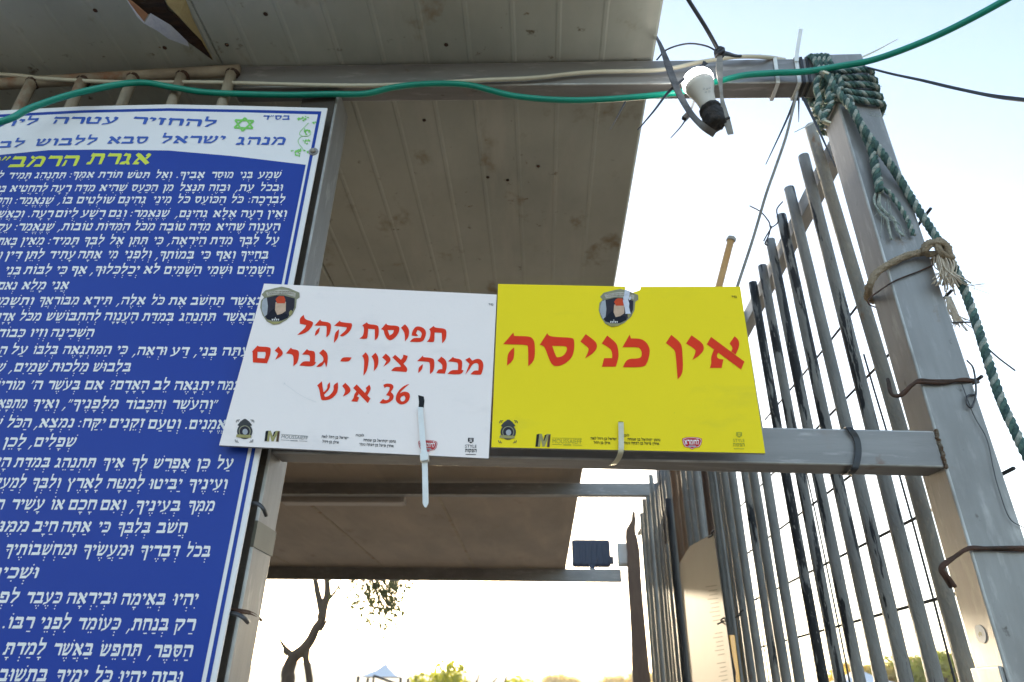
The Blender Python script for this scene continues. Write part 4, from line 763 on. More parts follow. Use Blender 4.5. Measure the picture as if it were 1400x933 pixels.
heb(ys, YY, 'ink_black', [('ישראל בן רחל לאה', 843.5, 807.5, 602.2, 601.2, 3.2), ('אילן בן רחל', 834.5, 812, 607.6, 606.9, 3.2), ('לזכות', 860.5, 849.5, 597.4, 597, 3),
    ('נחמן יקותיאל בן שמחה', 903, 858, 603.4, 602.3, 3.2), ('אהרן פישל בן רבקה נעמי', 901.5, 853, 608.6, 607.3, 3.2), ('בס"ד', 1007.5, 1000.5, 407.6, 407.4, 3)])
def badge(parent, l, r, t_, b_, Yp, sl_):
    w_, h_ = r - l, b_ - t_; mp = lambda pts: [(l + x * w_, t_ + y * h_ + sl_ * (x - .5) * w_) for x, y in pts]
    shp = [(.02, .12), (.2, .03), (.5, 0), (.8, .03), (.98, .12), (1, .3), (.95, .6), (.85, .8), (.65, .86), (.5, 1), (.35, .86), (.15, .8), (.05, .6), (0, .3)]
    root = print_px('badge', [mp(shp)], Yp, 'badge', parent)
    rim = [(.5 + (x - .5) * .93, .48 + (y - .48) * .9) for x, y in shp]; rim2 = [(.5 + (x - .5) * .88, .48 + (y - .48) * .84) for x, y in shp]
    print_px('badge_print', [[mp(rim), mp(rim2)]], Yp, 'white_ink', root, off=.0008)
    bm = bmesh.new(); word_px(bm, 'לחומרא', r - w_ * .13, l + w_ * .13, t_ + h_ * .60 + sl_ * w_ * .4, t_ + h_ * .60 - sl_ * w_ * .4, h_ * .38, Yp, .0009); mesh_obj('badge_print', bm, 'white_ink', root)
    print_px('badge_print', [mp([(.3, .68), (.7, .68), (.66, .78), (.34, .78)])], Yp, 'column', root, off=.0009)
badge(ws, 571.8, 598, 601.8, 618.5, WY, .04); badge(ys, 932.6, 960, 597.6, 615, YY, .012)
def style_logo(parent, cx_, t_, Yp, m_, sl_):
    print_px('shield_logo', [[(cx_ - 3.7, t_), (cx_ + 3.9, t_ + .2), (cx_ + 3.9, t_ + 5), (cx_ + .2, t_ + 7.6), (cx_ - 3.8, t_ + 5)]], Yp, m_, parent)
    print_px('shield_logo', [stroke([(cx_ + 2.4, t_ + 1.8), (cx_ - 1.6, t_ + 1.7), (cx_ - 1.5, t_ + 3), (cx_ + 1.8, t_ + 4), (cx_ + 1.5, t_ + 5.2), (cx_ - 2.2, t_ + 4.8)], .8)], Yp, 'board_white' if parent is ws else 'board_yellow', parent, off=.0009)
    latin(parent, Yp, m_, 'STYLE', cx_ - 7.8, cx_ + 8, t_ + 13.6, t_ + 13.6 + sl_ * 16, 4.4)
    heb(parent, Yp, m_, [('הפקות', cx_ + 8, cx_ - 8, t_ + 19.4 + sl_ * 16, t_ + 19.4, 4.4)]); print_px('rule_line', [stroke([(cx_ - 7, t_ + 22.7), (cx_ + 7, t_ + 22.9)], .8)], Yp, m_, parent)
style_logo(ws, 643.6, 598.8, WY, 'ink_black', .03); style_logo(ys, 1010.5, 591, YY, 'olive', .01)

# ------------------------------------------------------------------ cable ties and cables
def tie(name, label, pts, wpx, m, th=.0012, side=(1, 0, 0), group=None, cat='cable tie', head=None, taper=False):
    o = thing(name, pts[0], label, cat, group)
    band_o('strap', pts, (lambda t: wpx * (1 - .75 * t)) if taper else wpx, th, side, m, o)
    if head is not None:
        bm = bmesh.new(); bar(bm, head[0], head[1], head[2], head[2] * .8, (0, -1, 0)); mesh_obj('head', bm, m, o, bevel=.0008)
    return o
tie('cable_tie', 'long white cable tie hanging through the slot of the white sign', [W(574.5, 556, Y=WY + .012), W(574.8, 560, Y=WY - .003), W(577, 590, Y=WY - .006), W(579, 612, Y=WY - .009), W(580.5, 626, Y=WY - .010), W(581.5, 665, Y=WY - .012), W(581.8, 685, Y=WY - .012), W(582, 694, Y=WY - .012)],
    lambda t: .0085 if t < .9 else .0085 - (t - .9) * .06, 'tie_white', head=(W(580, 620, Y=WY - .013), W(580.8, 631, Y=WY - .013), .0125))
tie('cable_tie', 'yellowed cable tie looped from the yellow sign under the crossbar', [W(849, 577, Y=YY + .01), W(849, 580, Y=YY - .003), W(849.3, 600, Y=YY - .005), W(849, 616, Y=YY - .006), W(846, 626, Y=YY + .01), W(840, 634, Y=YY + .035), W(836, 636, Y=FY + .01)], .0082, 'tie_cream')
def loop_around(name, label, x, zc, m, width, yf, yb, zt, zb, cat='cable tie', dx=0, group=None, thin=.0015):
    pts = [Vector((x, yf, zt)), Vector((x + dx * .5, yf - .001, (zt + zb) / 2)), Vector((x + dx, yf, zb)), Vector((x + dx, yb, zb - .001)), Vector((x + dx * .5, yb, (zt + zb) / 2)), Vector((x, yb, zt + .001)), Vector((x, yf, zt))]
    o = thing(name, pts[0], label, cat, group); bm = bmesh.new()
    path = []
    for a_, b_ in zip(pts, pts[1:]): path += [a_.lerp(b_, k / 5) for k in range(5)]
    path.append(pts[-1]); band(bm, path, width, thin, (1, 0, 0)); mesh_obj('strap', bm, m, o); return o
# black band round the crossbar near the right post
pa = W(1163, 587, Y=FY - .003)
tie('cable_tie', 'black band looped around the crossbar near the right post', [W(1158, 586, Y=FY + .03), W(1161, 585.5, Y=FY - .004), W(1171, 600, Y=FY - .005), W(1173.5, 617, Y=FY - .005), W(1171, 634, Y=FY - .006), W(1167, 643, Y=FY - .002), W(1161, 648.5, Y=FY + .02), W(1153, 648, Y=FY + .052), W(1154, 640, Y=FY + .056), W(1157, 600, Y=FY + .056), W(1158, 586, Y=FY + .03)], .0095, 'tie_black', .002)
# ties on the top beam
for (u, m_, lab, wd_) in [(1063, 'tie_white', 'dusty white cable tie round the top beam, nearest the bulb', .008), (1092, 'tie_white', 'dusty white cable tie round the top beam beside the black ties', .008), (1099, 'tie_black', 'left one of two black cable ties round the top beam end', .006), (1107, 'tie_black', 'right one of two black cable ties round the top beam end', .005)]:
    c_ = W(u, 97, Y=FY); loop_around('cable_tie', lab, c_.x, 0, m_, wd_, FY - .002, FY + .047, CAMZ + 1.298 - (c_.x + .7) * .0142, CAMZ + 1.223 - (c_.x + .7) * .0187, dx=-.006)
BY1 = FY - .006
tie('cable_tie', 'white cable tie end standing up above the top beam', [W(1089, 84, Y=BY1), W(1090, 70, Y=BY1), W(1095, 40, Y=BY1 - .01)], .0085, 'tie_white', taper=False)
tie('cable_tie', 'black cable tie tail slanting down left from the beam end', [W(1090, 128, Y=BY1), W(1075, 165, Y=BY1 - .01), W(1047, 225, Y=BY1 - .02)], .0065, 'tie_black', taper=True)
tie('cable_tie', 'short black cable tie tail pointing straight down from the beam', [W(1092, 132, Y=BY1), W(1092, 150, Y=BY1), W(1092, 167, Y=BY1)], .004, 'tie_black', taper=True)
tie('cable_tie', 'black cable tie tail slanting down right across the post', [W(1098, 133, Y=BY1), W(1118, 175, Y=BY1 - .02), W(1142, 228, Y=BY1 - .02)], .0075, 'tie_black', taper=True)
tie('cable_tie', 'pale cable tie tail poking left below the rope coil', [W(1118, 164, Y=BY1), W(1102, 173, Y=BY1), W(1086, 181, Y=BY1)], .004, 'tie_white', taper=True)
tie('cable_tie', 'pale cable tie tail poking up right behind the post top', [W(1165, 84, Y=FY + .02), W(1195, 71, Y=FY + .02), W(1227, 54, Y=FY + .01)], .005, 'tie_cream', taper=True)
tie('cable_tie', 'long black cable tie pointing down left beside the bulb', [W(966, 86, Y=.985), W(940, 105, Y=.975), W(915, 125, Y=.97), W(894, 152, Y=.97), W(872, 178, Y=.97)], .0085, 'tie_black', taper=True, head=None)
tie('cable_tie', 'black cable tie behind the bulb with its blocky head', [W(963, 84, Y=1.02), W(950, 135, Y=1.03), W(942, 155, Y=1.03), W(932, 172, Y=1.03), W(917, 189, Y=1.03)], .006, 'tie_black', taper=True, head=(W(943, 155, Y=1.03), W(935, 163, Y=1.03), .011))
tie('cable_tie', 'small black twig of cable tie under the green cable at roof edge', [W(855, 139, Y=1.02), W(845, 158, Y=1.02), W(834, 178, Y=1.02)], .003, 'tie_black', taper=True)
tag(tube_o('arched_wire', [W(898, 82, Y=1.04), W(912, 68, Y=1.0), W(940, 60, Y=.985), W(965, 63, Y=.985), W(981, 71, Y=.985)], .0018, 'tie_black'), 'thin black wire arching over the bulb to the knot', 'wire')
kn = thing('taut_rope', W(984, 72, Y=.985), 'taut black rope rising out of the top of the scene above the bulb', 'rope')
tube_o('cord', [W(984, 72, Y=.985), W(965, 38, Y=.95), W(941, 0, Y=.92), W(918, -38, Y=.89)], .0042, 'tie_black', kn)
bm = bmesh.new(); kp = W(984, 72, Y=.983)
for i in range(3):
    a_ = [kp + Vector((math.cos(t) * .009, math.sin(t) * .005 * (1 if i else -1), math.sin(t + i) * .009)) for t in [k * .7 for k in range(10)]]; tube(bm, smooth_path(a_, 3), .0034, 6)
mesh_obj('knot', bm, 'tie_black', kn, True)
tube_o('cord', [W(984, 73, Y=.985), W(995, 74, Y=1.0), W(1010, 77, Y=1.04), W(1040, 76, Y=1.06)], lambda t: .006 - .004 * t, 'tie_black', kn)

gc_pts = [(-230, 205, .93), (-120, 190, .94), (0, 167, .955), (42, 148, .97), (96, 130, .985), (161, 116, 1.0), (199, 113.5, 1.02), (238, 120, 1.03), (289, 127, 1.035), (386, 130, 1.04), (450, 129, 1.045), (499, 128.6, 1.045), (537, 120, 1.045), (584, 115, 1.045), (640, 116.6, 1.045), (700, 131, 1.045), (764, 137, 1.045), (829, 136, 1.045), (920, 128, 1.04), (945, 121, 1.035), (988, 110, 1.035), (1019, 103, 1.04), (1060, 100, 1.045), (1102, 98, 1.035), (1149, 90.5, 1.03), (1192, 82.6, 1.01), (1243, 65, .97), (1302, 39, .92), (1375, 0, .86), (1440, -40, .82)]
tag(tube_o('green_cable', [W(u, v, Y=y) for u, v, y in gc_pts], .0068, 'green', None, 8, 12), 'thick green cable running along the top beam and off to the upper right', 'cable')
cc_pts = [(-200, 96, 1.03), (0, 102, 1.045), (64, 108, 1.045), (161, 112.5, 1.048), (289, 113, 1.05), (450, 117, 1.05), (550, 116, 1.05), (657, 110, 1.05), (726, 107, 1.05), (807, 99, 1.05), (901, 96, 1.05), (960, 84.6, 1.045), (1007, 78, 1.045), (1047, 78.5, 1.05), (1072, 82, 1.09)]
tag(tube_o('cream_cable', [W(u, v, Y=y) for u, v, y in cc_pts], .0046, 'cream', None, 8, 10), 'thinner cream cable lying along the top beam above the green one', 'cable')
tag(tube_o('grey_wire', [W(1090, 126, Y=1.045), W(1084, 150, Y=1.03), W(1074, 189, Y=1.03), W(1060, 230, Y=1.03), W(1047, 267, Y=1.03), W(1030, 325, Y=1.03), W(1012, 380, Y=1.02), W(1003, 408, Y=1.012)], .0027, 'strap2'), 'slack grey wire from the beam end down behind the yellow sign', 'wire')
bs = band_o('black_strap', [W(1180, 91, Y=1.05), W(1218, 101, Y=1.02), W(1260, 110, Y=.99), W(1302, 120, Y=.96), (W(1355, 131, Y=.93)), W(1400, 137, Y=.90), W(1450, 143, Y=.87)], lambda t: .004 + .006 * t, .002, (0, .3, 1), 'tie_black'); tag(bs, 'black strap stretching from the post top to the right edge', 'strap')

# ------------------------------------------------------------------ lit bulb in its holder with two straps
bp0 = W(950, 103, Y=.985); bp1 = W(990, 193, Y=.985); ax = (bp1 - bp0).normalized(); rr_ = .0315
bl = thing('light_bulb', bp0, 'lit white bulb hanging upside down in two straps under the beam', 'light bulb')
dome = [( -.024 + .0005, .002)] + [(-math.cos(t) * .0245, math.sin(t) * rr_) for t in [i * math.pi / 2 / 9 for i in range(1, 10)]]
# dome bulges away from the socket
bm = bmesh.new(); revolve(bm, bp0 + ax * .020, ax, [(d_, r_) for d_, r_ in dome] + [(.004, rr_ * .995), (.010, .0300)], 40); mesh_obj('globe', bm, 'bulb_glow', bl, True)
bm = bmesh.new(); revolve(bm, bp0 + ax * .0305, ax, [(0, .0298), (.012, .0268), (.029, .021), (.046, .0178), (.060, .0168), (.066, .0160)], 40); mesh_obj('body', bm, 'bulb_body', bl, True)
bm = bmesh.new(); side_ = Vector((0, -1, 0)); side_ = (side_ - ax * side_.dot(ax)).normalized(); tv = ax.cross(side_)
for d_, o_ in ((.064, -.006), (.066, 0), (.064, .006), (.072, -.003), (.072, .004)):
    c_ = bp0 + ax * d_ + side_ * .0222 + tv * o_ - side_ * (abs(o_) * .14 + (d_ - .064) * .25)
    tube(bm, [c_ + (tv * math.cos(t) + ax * math.sin(t)) * .0019 for t in [k * .75 for k in range(8)]], .0003, 4)
mesh_obj('print', bm, 'ink_grey', bl)['kind'] = 'stuff'
lh = thing('lamp_holder', bp1, 'scorched black lamp socket clasping the end of the bulb', 'lamp holder')
L0 = (bp1 - bp0).length
bm = bmesh.new(); revolve(bm, bp0 + ax * .096, ax, [(0, .0165), (.001, .0215), (.008, .022), (.010, .0195), (.016, .0198), (.018, .022), (.028, .0215), (.040, .019), (.048, .0195), (.050, .012)], 20)
for v in bm.verts: v.co += Vector((rf.uniform(-1, 1), rf.uniform(-1, 1), rf.uniform(-1, 1))) * .0009
mesh_obj('shell', bm, 'socket', lh, True)
bm = bmesh.new(); e0 = bp0 + ax * .140
for dd in ((-.030, 0, .004), (.026, -.004, .01), (-.012, -.01, -.004), (.006, .008, -.006)): bar(bm, e0, e0 + Vector(dd), .007, .004)
mesh_obj('bracket', bm, 'socket', lh)
sa = band_o('metal_strap', [W(895, 46, Y=1.035), W(903, 62, Y=1.01), W(912, 85, Y=.985), W(920, 108, Y=.965), W(931, 133, Y=.955), W(945, 156, Y=.955), W(960, 172, Y=.965), W(977, 184, Y=.985)], lambda t: .004 + .013 * min(1, t * 3) - .004 * t, .0016, (1, .2, .25), 'strap'); tag(sa, 'curved dark strap from the roof edge down to the socket', 'strap')
sb = band_o('metal_strap', [W(984, 76, Y=.985), W(983.5, 95, Y=.975), W(985, 115, Y=.972), W(987, 135, Y=.972), W(991, 155, Y=.978), W(999, 184, Y=.99)], lambda t: .010 + .004 * math.sin(t * 9), .0016, (1, .1, 0), 'strap2'); tag(sb, 'dusty brown strap from the knot straight down to the socket', 'strap')

# ------------------------------------------------------------------ ropes on the right post
def rope(bm_list, path, R, pitch, n_=3, seg=6, rs=None):
    path = smooth_path(path, 14)
    # resample evenly
    d_ = [0]
    for a_, b_ in zip(path, path[1:]): d_.append(d_[-1] + (b_ - a_).length)
    step = R * .7; cnt = max(4, int(d_[-1] / step)); res = []; j = 0
    for i in range(cnt + 1):
        s_ = d_[-1] * i / cnt
        while j < len(d_) - 2 and d_[j + 1] < s_: j += 1
        t = (s_ - d_[j]) / max(d_[j + 1] - d_[j], 1e-9); res.append(path[j].lerp(path[j + 1], min(max(t, 0), 1)))
    fr = frames(res); rs = rs or R * .56
    for k in range(n_):
        pts = []
        for i, (p_, (a_, b_)) in enumerate(zip(res, fr)):
            ang = 2 * math.pi * (i * d_[-1] / cnt / pitch) + 2 * math.pi * k / n_; pts.append(p_ + (a_ * math.cos(ang) + b_ * math.sin(ang)) * R * .52)
        tube(bm_list[k % len(bm_list)], pts, lambda t: rs, seg)
PX0, PX1, PY0, PY1 = .636, .721, FY, FY + .078
gr_ = thing('green_rope', (PX0, FY, CAMZ + 1.2), 'frayed green and white rope wound round the top of the right post', 'rope')
bms = [bmesh.new() for _ in range(3)]
for i, (v_l, v_r) in enumerate([(104, 100), (112, 112), (121, 122), (130, 134), (139, 146)]):   # turns round the post
    zl = W(1140, v_l, Y=FY).z; zr = W(1190, v_r, Y=FY).z; g_ = .009
    pts = [(PX0 - g_, PY0 - g_ * .3, zl), (PX0 + .012, PY0 - g_, zl), ((PX0 + PX1) / 2, PY0 - g_, (zl + zr) / 2), (PX1 - .008, PY0 - g_, zr), (PX1 + g_, PY0 + .006, zr), (PX1 + g_, PY1, zr), (PX1 - .02, PY1 + g_, zr), (PX0, PY1 + g_, zl), (PX0 - g_, PY1 - .01, zl), (PX0 - g_, PY0 + .012, zl), (PX0 - g_, PY0 - g_ * .3, zl)]
    rope(bms, [Vector(p_) + Vector((0, rf.uniform(-.001, .001), rf.uniform(-.002, .002))) for p_ in pts], .0068, .030)
# lashing round the beam end
for i, u in enumerate((1113, 1119, 1126, 1133)):
    p_ = W(u, 100, Y=FY); x_ = p_.x; zt_, zb_ = CAMZ + 1.285, CAMZ + 1.19 - i * .006
    pts = [(x_, FY - .010, zt_ - .012), (x_ + .004, FY - .012, (zt_ + zb_) / 2), (x_ + .008, FY - .008, zb_), (x_ + .010, FY + .03, zb_ - .012), (x_ + .006, FY + .06, zb_ + .01), (x_, FY + .06, zt_ - .02), (x_, FY + .02, zt_ + .006), (x_, FY - .010, zt_ - .012)]
    rope(bms, [Vector(q2) for q2 in pts], .0066, .028)
for pts_ in ([(1128, 100), (1118, 108), (1116, 122), (1120, 136), (1117, 150), (1126, 164)], [(1140, 112), (1132, 128), (1136, 142), (1128, 156), (1124, 168)], [(1145, 104), (1150, 118), (1140, 130), (1130, 140)]):
    rope(bms, [W(u, v, Y=FY - .016) for u, v in pts_], .0066, .028)
FR = FY - .022
rope(bms, [W(u, v, Y=FR) for u, v in [(1120, 100), (1130, 103), (1142, 121), (1155, 137), (1166, 152), (1185, 183), (1212, 218)]] + [W(1235, 253, Y=FY - .010), W(1258, 291, Y=FY - .006), W(1281, 326, Y=FY - .006), W(1300, 357, Y=FY - .01), W(1321, 403, Y=FY - .01), W(1337.6, 451, Y=FY - .01), W(1353.7, 502.6, Y=FY - .01), W(1370, 551, Y=FY - .01), W(1392, 599, Y=FY - .01), W(1412, 640, Y=FY - .01)], .0078, .034)
rope(bms, [W(u, v, Y=FY - .014) for u, v in [(1160, 138), (1172, 162), (1184, 187), (1192, 205), (1196, 225), (1200, 245), (1203, 262)]], .0085, .034)
for bm_, m_ in zip(bms, ('rope_green', 'rope_pale', 'rope_dark')): mesh_obj('strand', bm_, m_, gr_, True)
bm = bmesh.new()
for pts_, r0 in (([(1200, 258), (1196, 275), (1203, 292), (1213, 300), (1216, 315), (1219, 328)], .004), ([(1203, 260), (1202, 280), (1212, 292), (1222, 300), (1226, 314), (1235, 323)], .0045)):
    for j in range(4): tube(bm, smooth_path([W(u + rf.uniform(-1.5, 1.5), v, Y=FY - .006 - j * .001) for u, v in pts_], 5), r0 * .5, 5)
for j in range(9):
    x, y = rf.uniform(1195, 1240), rf.uniform(290, 325); tube(bm, smooth_path([W(1205 + rf.uniform(-3, 12), 270 + rf.uniform(0, 35), Y=FY - .008), W((x + 1210) / 2 + rf.uniform(-5, 5), (y + 290) / 2, Y=FY - .012), W(x, y + 6, Y=FY - .008)], 5), .0005, 4)
for (u, v) in ((1198, 120), (1204, 158), (1200, 160), (1122, 150)):
    tube(bm, smooth_path([W(u - 14, v - 4, Y=FY - .012), W(u, v, Y=FY - .02), W(u + 8, v - 2, Y=FY - .02)], 5), .0005, 4)
mesh_obj('frayed_end', bm, 'rope_pale', gr_, True)['kind'] = 'stuff'
bm2 = [bmesh.new(), bmesh.new()]
rope(bm2, [W(u, v, Y=FY - .008) for u, v in [(1203, 258), (1214, 262), (1226, 277), (1236, 292), (1243, 306), (1249, 322)]], .0048, .022, 2)
mesh_obj('strand', bm2[0], 'rope_green', gr_, True); mesh_obj('strand', bm2[1], 'rope_pale', gr_, True)
for (u, v) in ((1124, 99), (1126, 166)):
    bm = bmesh.new(); q2 = W(u, v, Y=FY - .026); bar(bm, q2, q2 + Vector((.012, 0, -.008)), .008, .006); mesh_obj('tie_head', bm, 'tie_cream', gr_, bevel=.001)
# tan rope
tr = thing('tan_rope', (PX0, FY, CAMZ + .7), 'thick tan rope looped round the right post and knotted', 'rope')
bmt = [bmesh.new()]
tan = [W(1262, 345, Y=FY - .012), W(1240, 350, Y=FY - .012), W(1215, 362, Y=FY - .011), W(1197, 375, Y=FY - .008), W(1189, 390, Y=FY - .004), W(1187, 400, Y=FY + .02), Vector((PX0 - .010, PY1 - .01, CAMZ + .69)), Vector((PX0 + .02, PY1 + .010, CAMZ + .70)), Vector((PX1 - .01, PY1 + .010, CAMZ + .73)), Vector((PX1 + .010, PY1 - .02, CAMZ + .745)), W(1290, 345, Y=FY), W(1282, 347, Y=FY - .012)]
rope(bmt, tan, .0068, .016, 4, 6, .0042)
kc = W(1279, 344, Y=FY - .016)
k1 = [kc + Vector((math.cos(t) * .021, -.004 + math.sin(t * 2) * .006, math.sin(t) * .011 + .004)) for t in [i * .55 for i in range(13)]]
k2 = [kc + Vector((math.cos(t) * .012 + .008, -.010 + math.cos(t) * .005, math.sin(t) * .017)) for t in [i * .6 for i in range(12)]]
k3 = [kc + Vector((-.024, -.004, -.004)), kc + Vector((-.01, -.016, .008)), kc + Vector((.01, -.018, .002)), kc + Vector((.014, -.012, -.014)), kc + Vector((.018, -.01, -.024))]
for k_ in (k1, k2, k3): rope(bmt, k_, .0062, .016, 4, 6, .0038)
mesh_obj('loop', bmt[0], 'rope_tan', tr, True)
bm = bmesh.new(); f0 = W(1290, 358, Y=FY - .02)
for j in range(70):
    s_ = Vector((rf.gauss(0, .006), rf.gauss(0, .004), 0)); e_ = f0 + Vector((rf.gauss(.0, .014), rf.gauss(0, .006), -.045 + rf.gauss(0, .009)))
    tube(bm, smooth_path([f0 + s_ + Vector((0, 0, .012)), f0 + s_ * 1.3 + Vector((0, 0, -.012)), e_], 4), .0011, 4)
for j in range(6):
    tube(bm, smooth_path([f0 + Vector((.006, 0, -.03)), f0 + Vector((.02 + rf.uniform(0, .02), 0, -.05)), f0 + Vector((.04 + rf.uniform(-.01, .02), 0, -.055 + rf.uniform(-.02, .01)))], 4), .0004, 4)
f1 = W(1300, 418, Y=FY + .05)
for j in range(30):
    tube(bm, smooth_path([f1 + Vector((rf.gauss(0, .003), 0, .02)), f1 + Vector((rf.gauss(0, .006), 0, -.01)), f1 + Vector((rf.gauss(0.004, .010), 0, -.04 + rf.gauss(0, .008)))], 4), .0009, 4)
mesh_obj('frayed_end', bm, 'fray', tr, True)['kind'] = 'stuff'
# wires on the post
def wires(name, label, paths, r, m):
    o = thing(name, paths[0][0], label, 'wire')
    for p_ in paths: tube_o('strand', p_, r, m, o, 6, 6)
    return o
F0 = FY - .004
wires('binding_wire', 'twisted rusty wire round the right post above the crossbar', [
    [W(1213.8, 518.6, Y=FY + .02), W(1217, 536, Y=F0), W(1224, 542, Y=F0), W(1234.7, 539.5, Y=F0), W(1246, 528, Y=F0 - .001), W(1257, 520, Y=F0 - .002), W(1276.5, 521, Y=F0), W(1321.5, 521, Y=F0), W(1334, 523, Y=FY + .02), W(1328, 521, Y=PY1 + .01), W(1240, 512, Y=PY1 + .01)],
    [W(1215, 522, Y=FY + .015), W(1219, 539, Y=F0 - .002), W(1228, 541, Y=F0 - .003), W(1238, 534, Y=F0 - .003), W(1250, 524, Y=F0 - .003), W(1262, 523, Y=F0 - .002), W(1290, 524, Y=F0 - .001), W(1315, 519, Y=F0), W(1333, 520, Y=FY + .01)]], .0029, 'rust')
wires('binding_wire', 'rusty wire with a twisted end round the right post below the crossbar', [
    [W(1300, 803, Y=F0 + .01), W(1292, 790, Y=F0), W(1286, 780, Y=F0 - .002), W(1290, 771, Y=F0 - .003), W(1308, 760, Y=F0 - .002), W(1327, 749, Y=F0 - .001), W(1360, 751, Y=F0), W(1405, 752, Y=F0), W(1412, 753, Y=FY + .03)],
    [W(1293, 786, Y=F0), W(1289, 777, Y=F0 - .004), W(1299, 767, Y=F0 - .004), W(1320, 752, Y=F0 - .003), W(1345, 750, Y=F0 - .003), W(1400, 749, Y=F0 - .002), W(1410, 750, Y=FY + .03)],
    [W(1288, 779, Y=F0 - .004), W(1297, 790, Y=F0 - .003), W(1306, 803, Y=F0)]], .0029, 'rust')
wires('steel_wire', 'thin dark wire crossing the right post under the tan rope', [[W(1197, 420.5, Y=F0), W(1188, 416, Y=F0 - .004), W(1189, 408, Y=F0 - .004), W(1205, 396, Y=F0), W(1225, 383.6, Y=F0), W(1257, 371, Y=F0), W(1276, 362.5, Y=F0)]], .0014, 'rust')
wires('steel_wire', 'grey wire hook curling beside the upper right of the post', [[W(1322, 493, Y=FY), W(1331, 505, Y=FY - .005), W(1334.4, 538, Y=FY - .006), W(1328, 557, Y=FY - .006), W(1321.5, 551, Y=FY - .006), W(1324, 541, Y=FY - .006), W(1333, 540, Y=FY - .002)]], .0016, 'wire')
wires('steel_wire', 'bent dark wire sticking out right of the post into the sky', [[W(1296, 441, Y=FY + .03), W(1304, 441.5, Y=FY + .03), W(1331, 441.5, Y=FY + .02), W(1340, 452, Y=FY + .02), W(1345.7, 470, Y=FY + .02), W(1362, 487, Y=FY + .01), W(1388, 507, Y=FY)]], .0016, 'wire')
wires('steel_wire', 'hair thin wire trailing down the front of the right post', [[W(1315, 525, Y=F0), W(1331, 567, Y=F0), W(1349, 600, Y=F0), W(1358, 640, Y=F0), W(1365, 667, Y=F0), W(1380, 708, Y=F0), W(1400, 722, Y=F0)]], .0008, 'wire')
wires('steel_wire', 'knotted dark wire wrapped on the fence rail', [[W(1024.7, 281.6, Y=1.5), W(1040, 290, Y=1.5), W(1051, 303, Y=1.5), W(1054, 311, Y=1.5), W(1064, 303, Y=1.5), W(1062, 287, Y=1.5), W(1070, 276, Y=1.5)], [W(1054, 309, Y=1.5), W(1051, 322, Y=1.5), W(1046, 333, Y=1.5), W(1050, 336, Y=1.5)], [W(1055, 311, Y=1.5), W(1047, 324, Y=1.5), W(1044, 330, Y=1.5)]], .002, 'tie_black')
wires('binding_wire', 'rusty wire band wrapped round the left post low down', [[W(311, 832, Y=FY - .003), W(326, 834, Y=FY - .003), W(345, 838, Y=FY + .05), W(356, 847, Y=FY + .088), W(357, 850, Y=FY + .09)], [W(311, 834, Y=FY - .003), W(328, 837, Y=FY - .003), W(340, 839, Y=FY + .035), W(354, 846, Y=FY + .085), W(350, 845, Y=FY + .10)]], .0022, 'rust')
# sticker on inner face, tape on the left post, bracket below the right post's inner face
sp = W(1341, 867, X=PX0); bm = bmesh.new(); revolve(bm, sp + Vector((-.0002, 0, 0)), (-1, 0, 0), [(0, .0125), (.0006, .0125)], 26)
st = mesh_obj('sticker', bm, 'sticker'); tag(st, 'small round white sticker on the inner face of the right post', 'sticker')
bm = bmesh.new(); c_ = sp + Vector((-.0012, 0, 0))
for dy, dz in ((-.003, 0), (0, .001), (.003, -.001)): fill(bm, [[c_ + Vector((0, dy - .001, dz - .0025)), c_ + Vector((0, dy + .001, dz - .0025)), c_ + Vector((0, dy + .0012, dz + .002)), c_ + Vector((0, dy - .0012, dz + .002))]])
mesh_obj('print', bm, 'gold', st)
bm = bmesh.new(); zt = W(350, 737, Y=FY + .04).z; box(bm, -.5301, -.4468, FY - .0008, FY + .083, zt - .020, zt + .02); tag(mesh_obj('brown_tape', bm, 'tape'), 'band of old brown tape round the left post', 'tape')
bq = W(1342, 916, X=PX0); boxo('bracket', 'steel_v', sh, PX0 - .006, PX0 - .0005, FY + .004, FY + .075, bq.z - .16, bq.z + .003, bevel=.002)
boxo('bracket', 'grille', sh, .706, .7215, FY - .006, FY - .0005, bq.z - .10, bq.z + .008, bevel=.002)

# ------------------------------------------------------------------ things on and behind the fence
SX = fx - .024
poly = [(975.7, 729), (1003.5, 933), (1012, 1000), (953, 1000), (945, 933), (934, 830), (928, 772), (936, 758), (943, 747)]
bm = bmesh.new(); f_ = [W(u, v, X=SX) for u, v in poly]; kk = [p_ + Vector((.0015, 0, 0)) for p_ in f_]; n_ = len(f_)
vf = [bm.verts.new(p_) for p_ in f_]; vb = [bm.verts.new(p_) for p_ in kk]
for t in tessellate_polygon([[Vector((p_.y, p_.z, 0)) for p_ in f_]]): bm.faces.new([vf[i] for i in t]); bm.faces.new([vb[i] for i in t])
for i in range(n_): bm.faces.new((vf[i], vf[(i + 1) % n_], vb[(i + 1) % n_], vb[i]))
po = thing('fence_sheet', f_[0], 'cream glossy sheet of faded print tied to the pipe fence', 'sheet')
mesh_obj('sheet', bm, 'poster', po)
bm = bmesh.new()
for k in range(24):
    t = k / 24; v_ = 800 + t * 140; u0 = 965 + t * 20 + (3 if k % 3 else 0); u1 = 980 + t * 16
    if k in (9, 10, 17): continue
    fill(bm, [[W(u0, v_ + 2.0, X=SX - .0008), W(u1, v_, X=SX - .0008), W(u1, v_ + 1.1, X=SX - .0008), W(u0, v_ + 3.1, X=SX - .0008)]])
mesh_obj('lettering', bm, 'poster_ink', po)
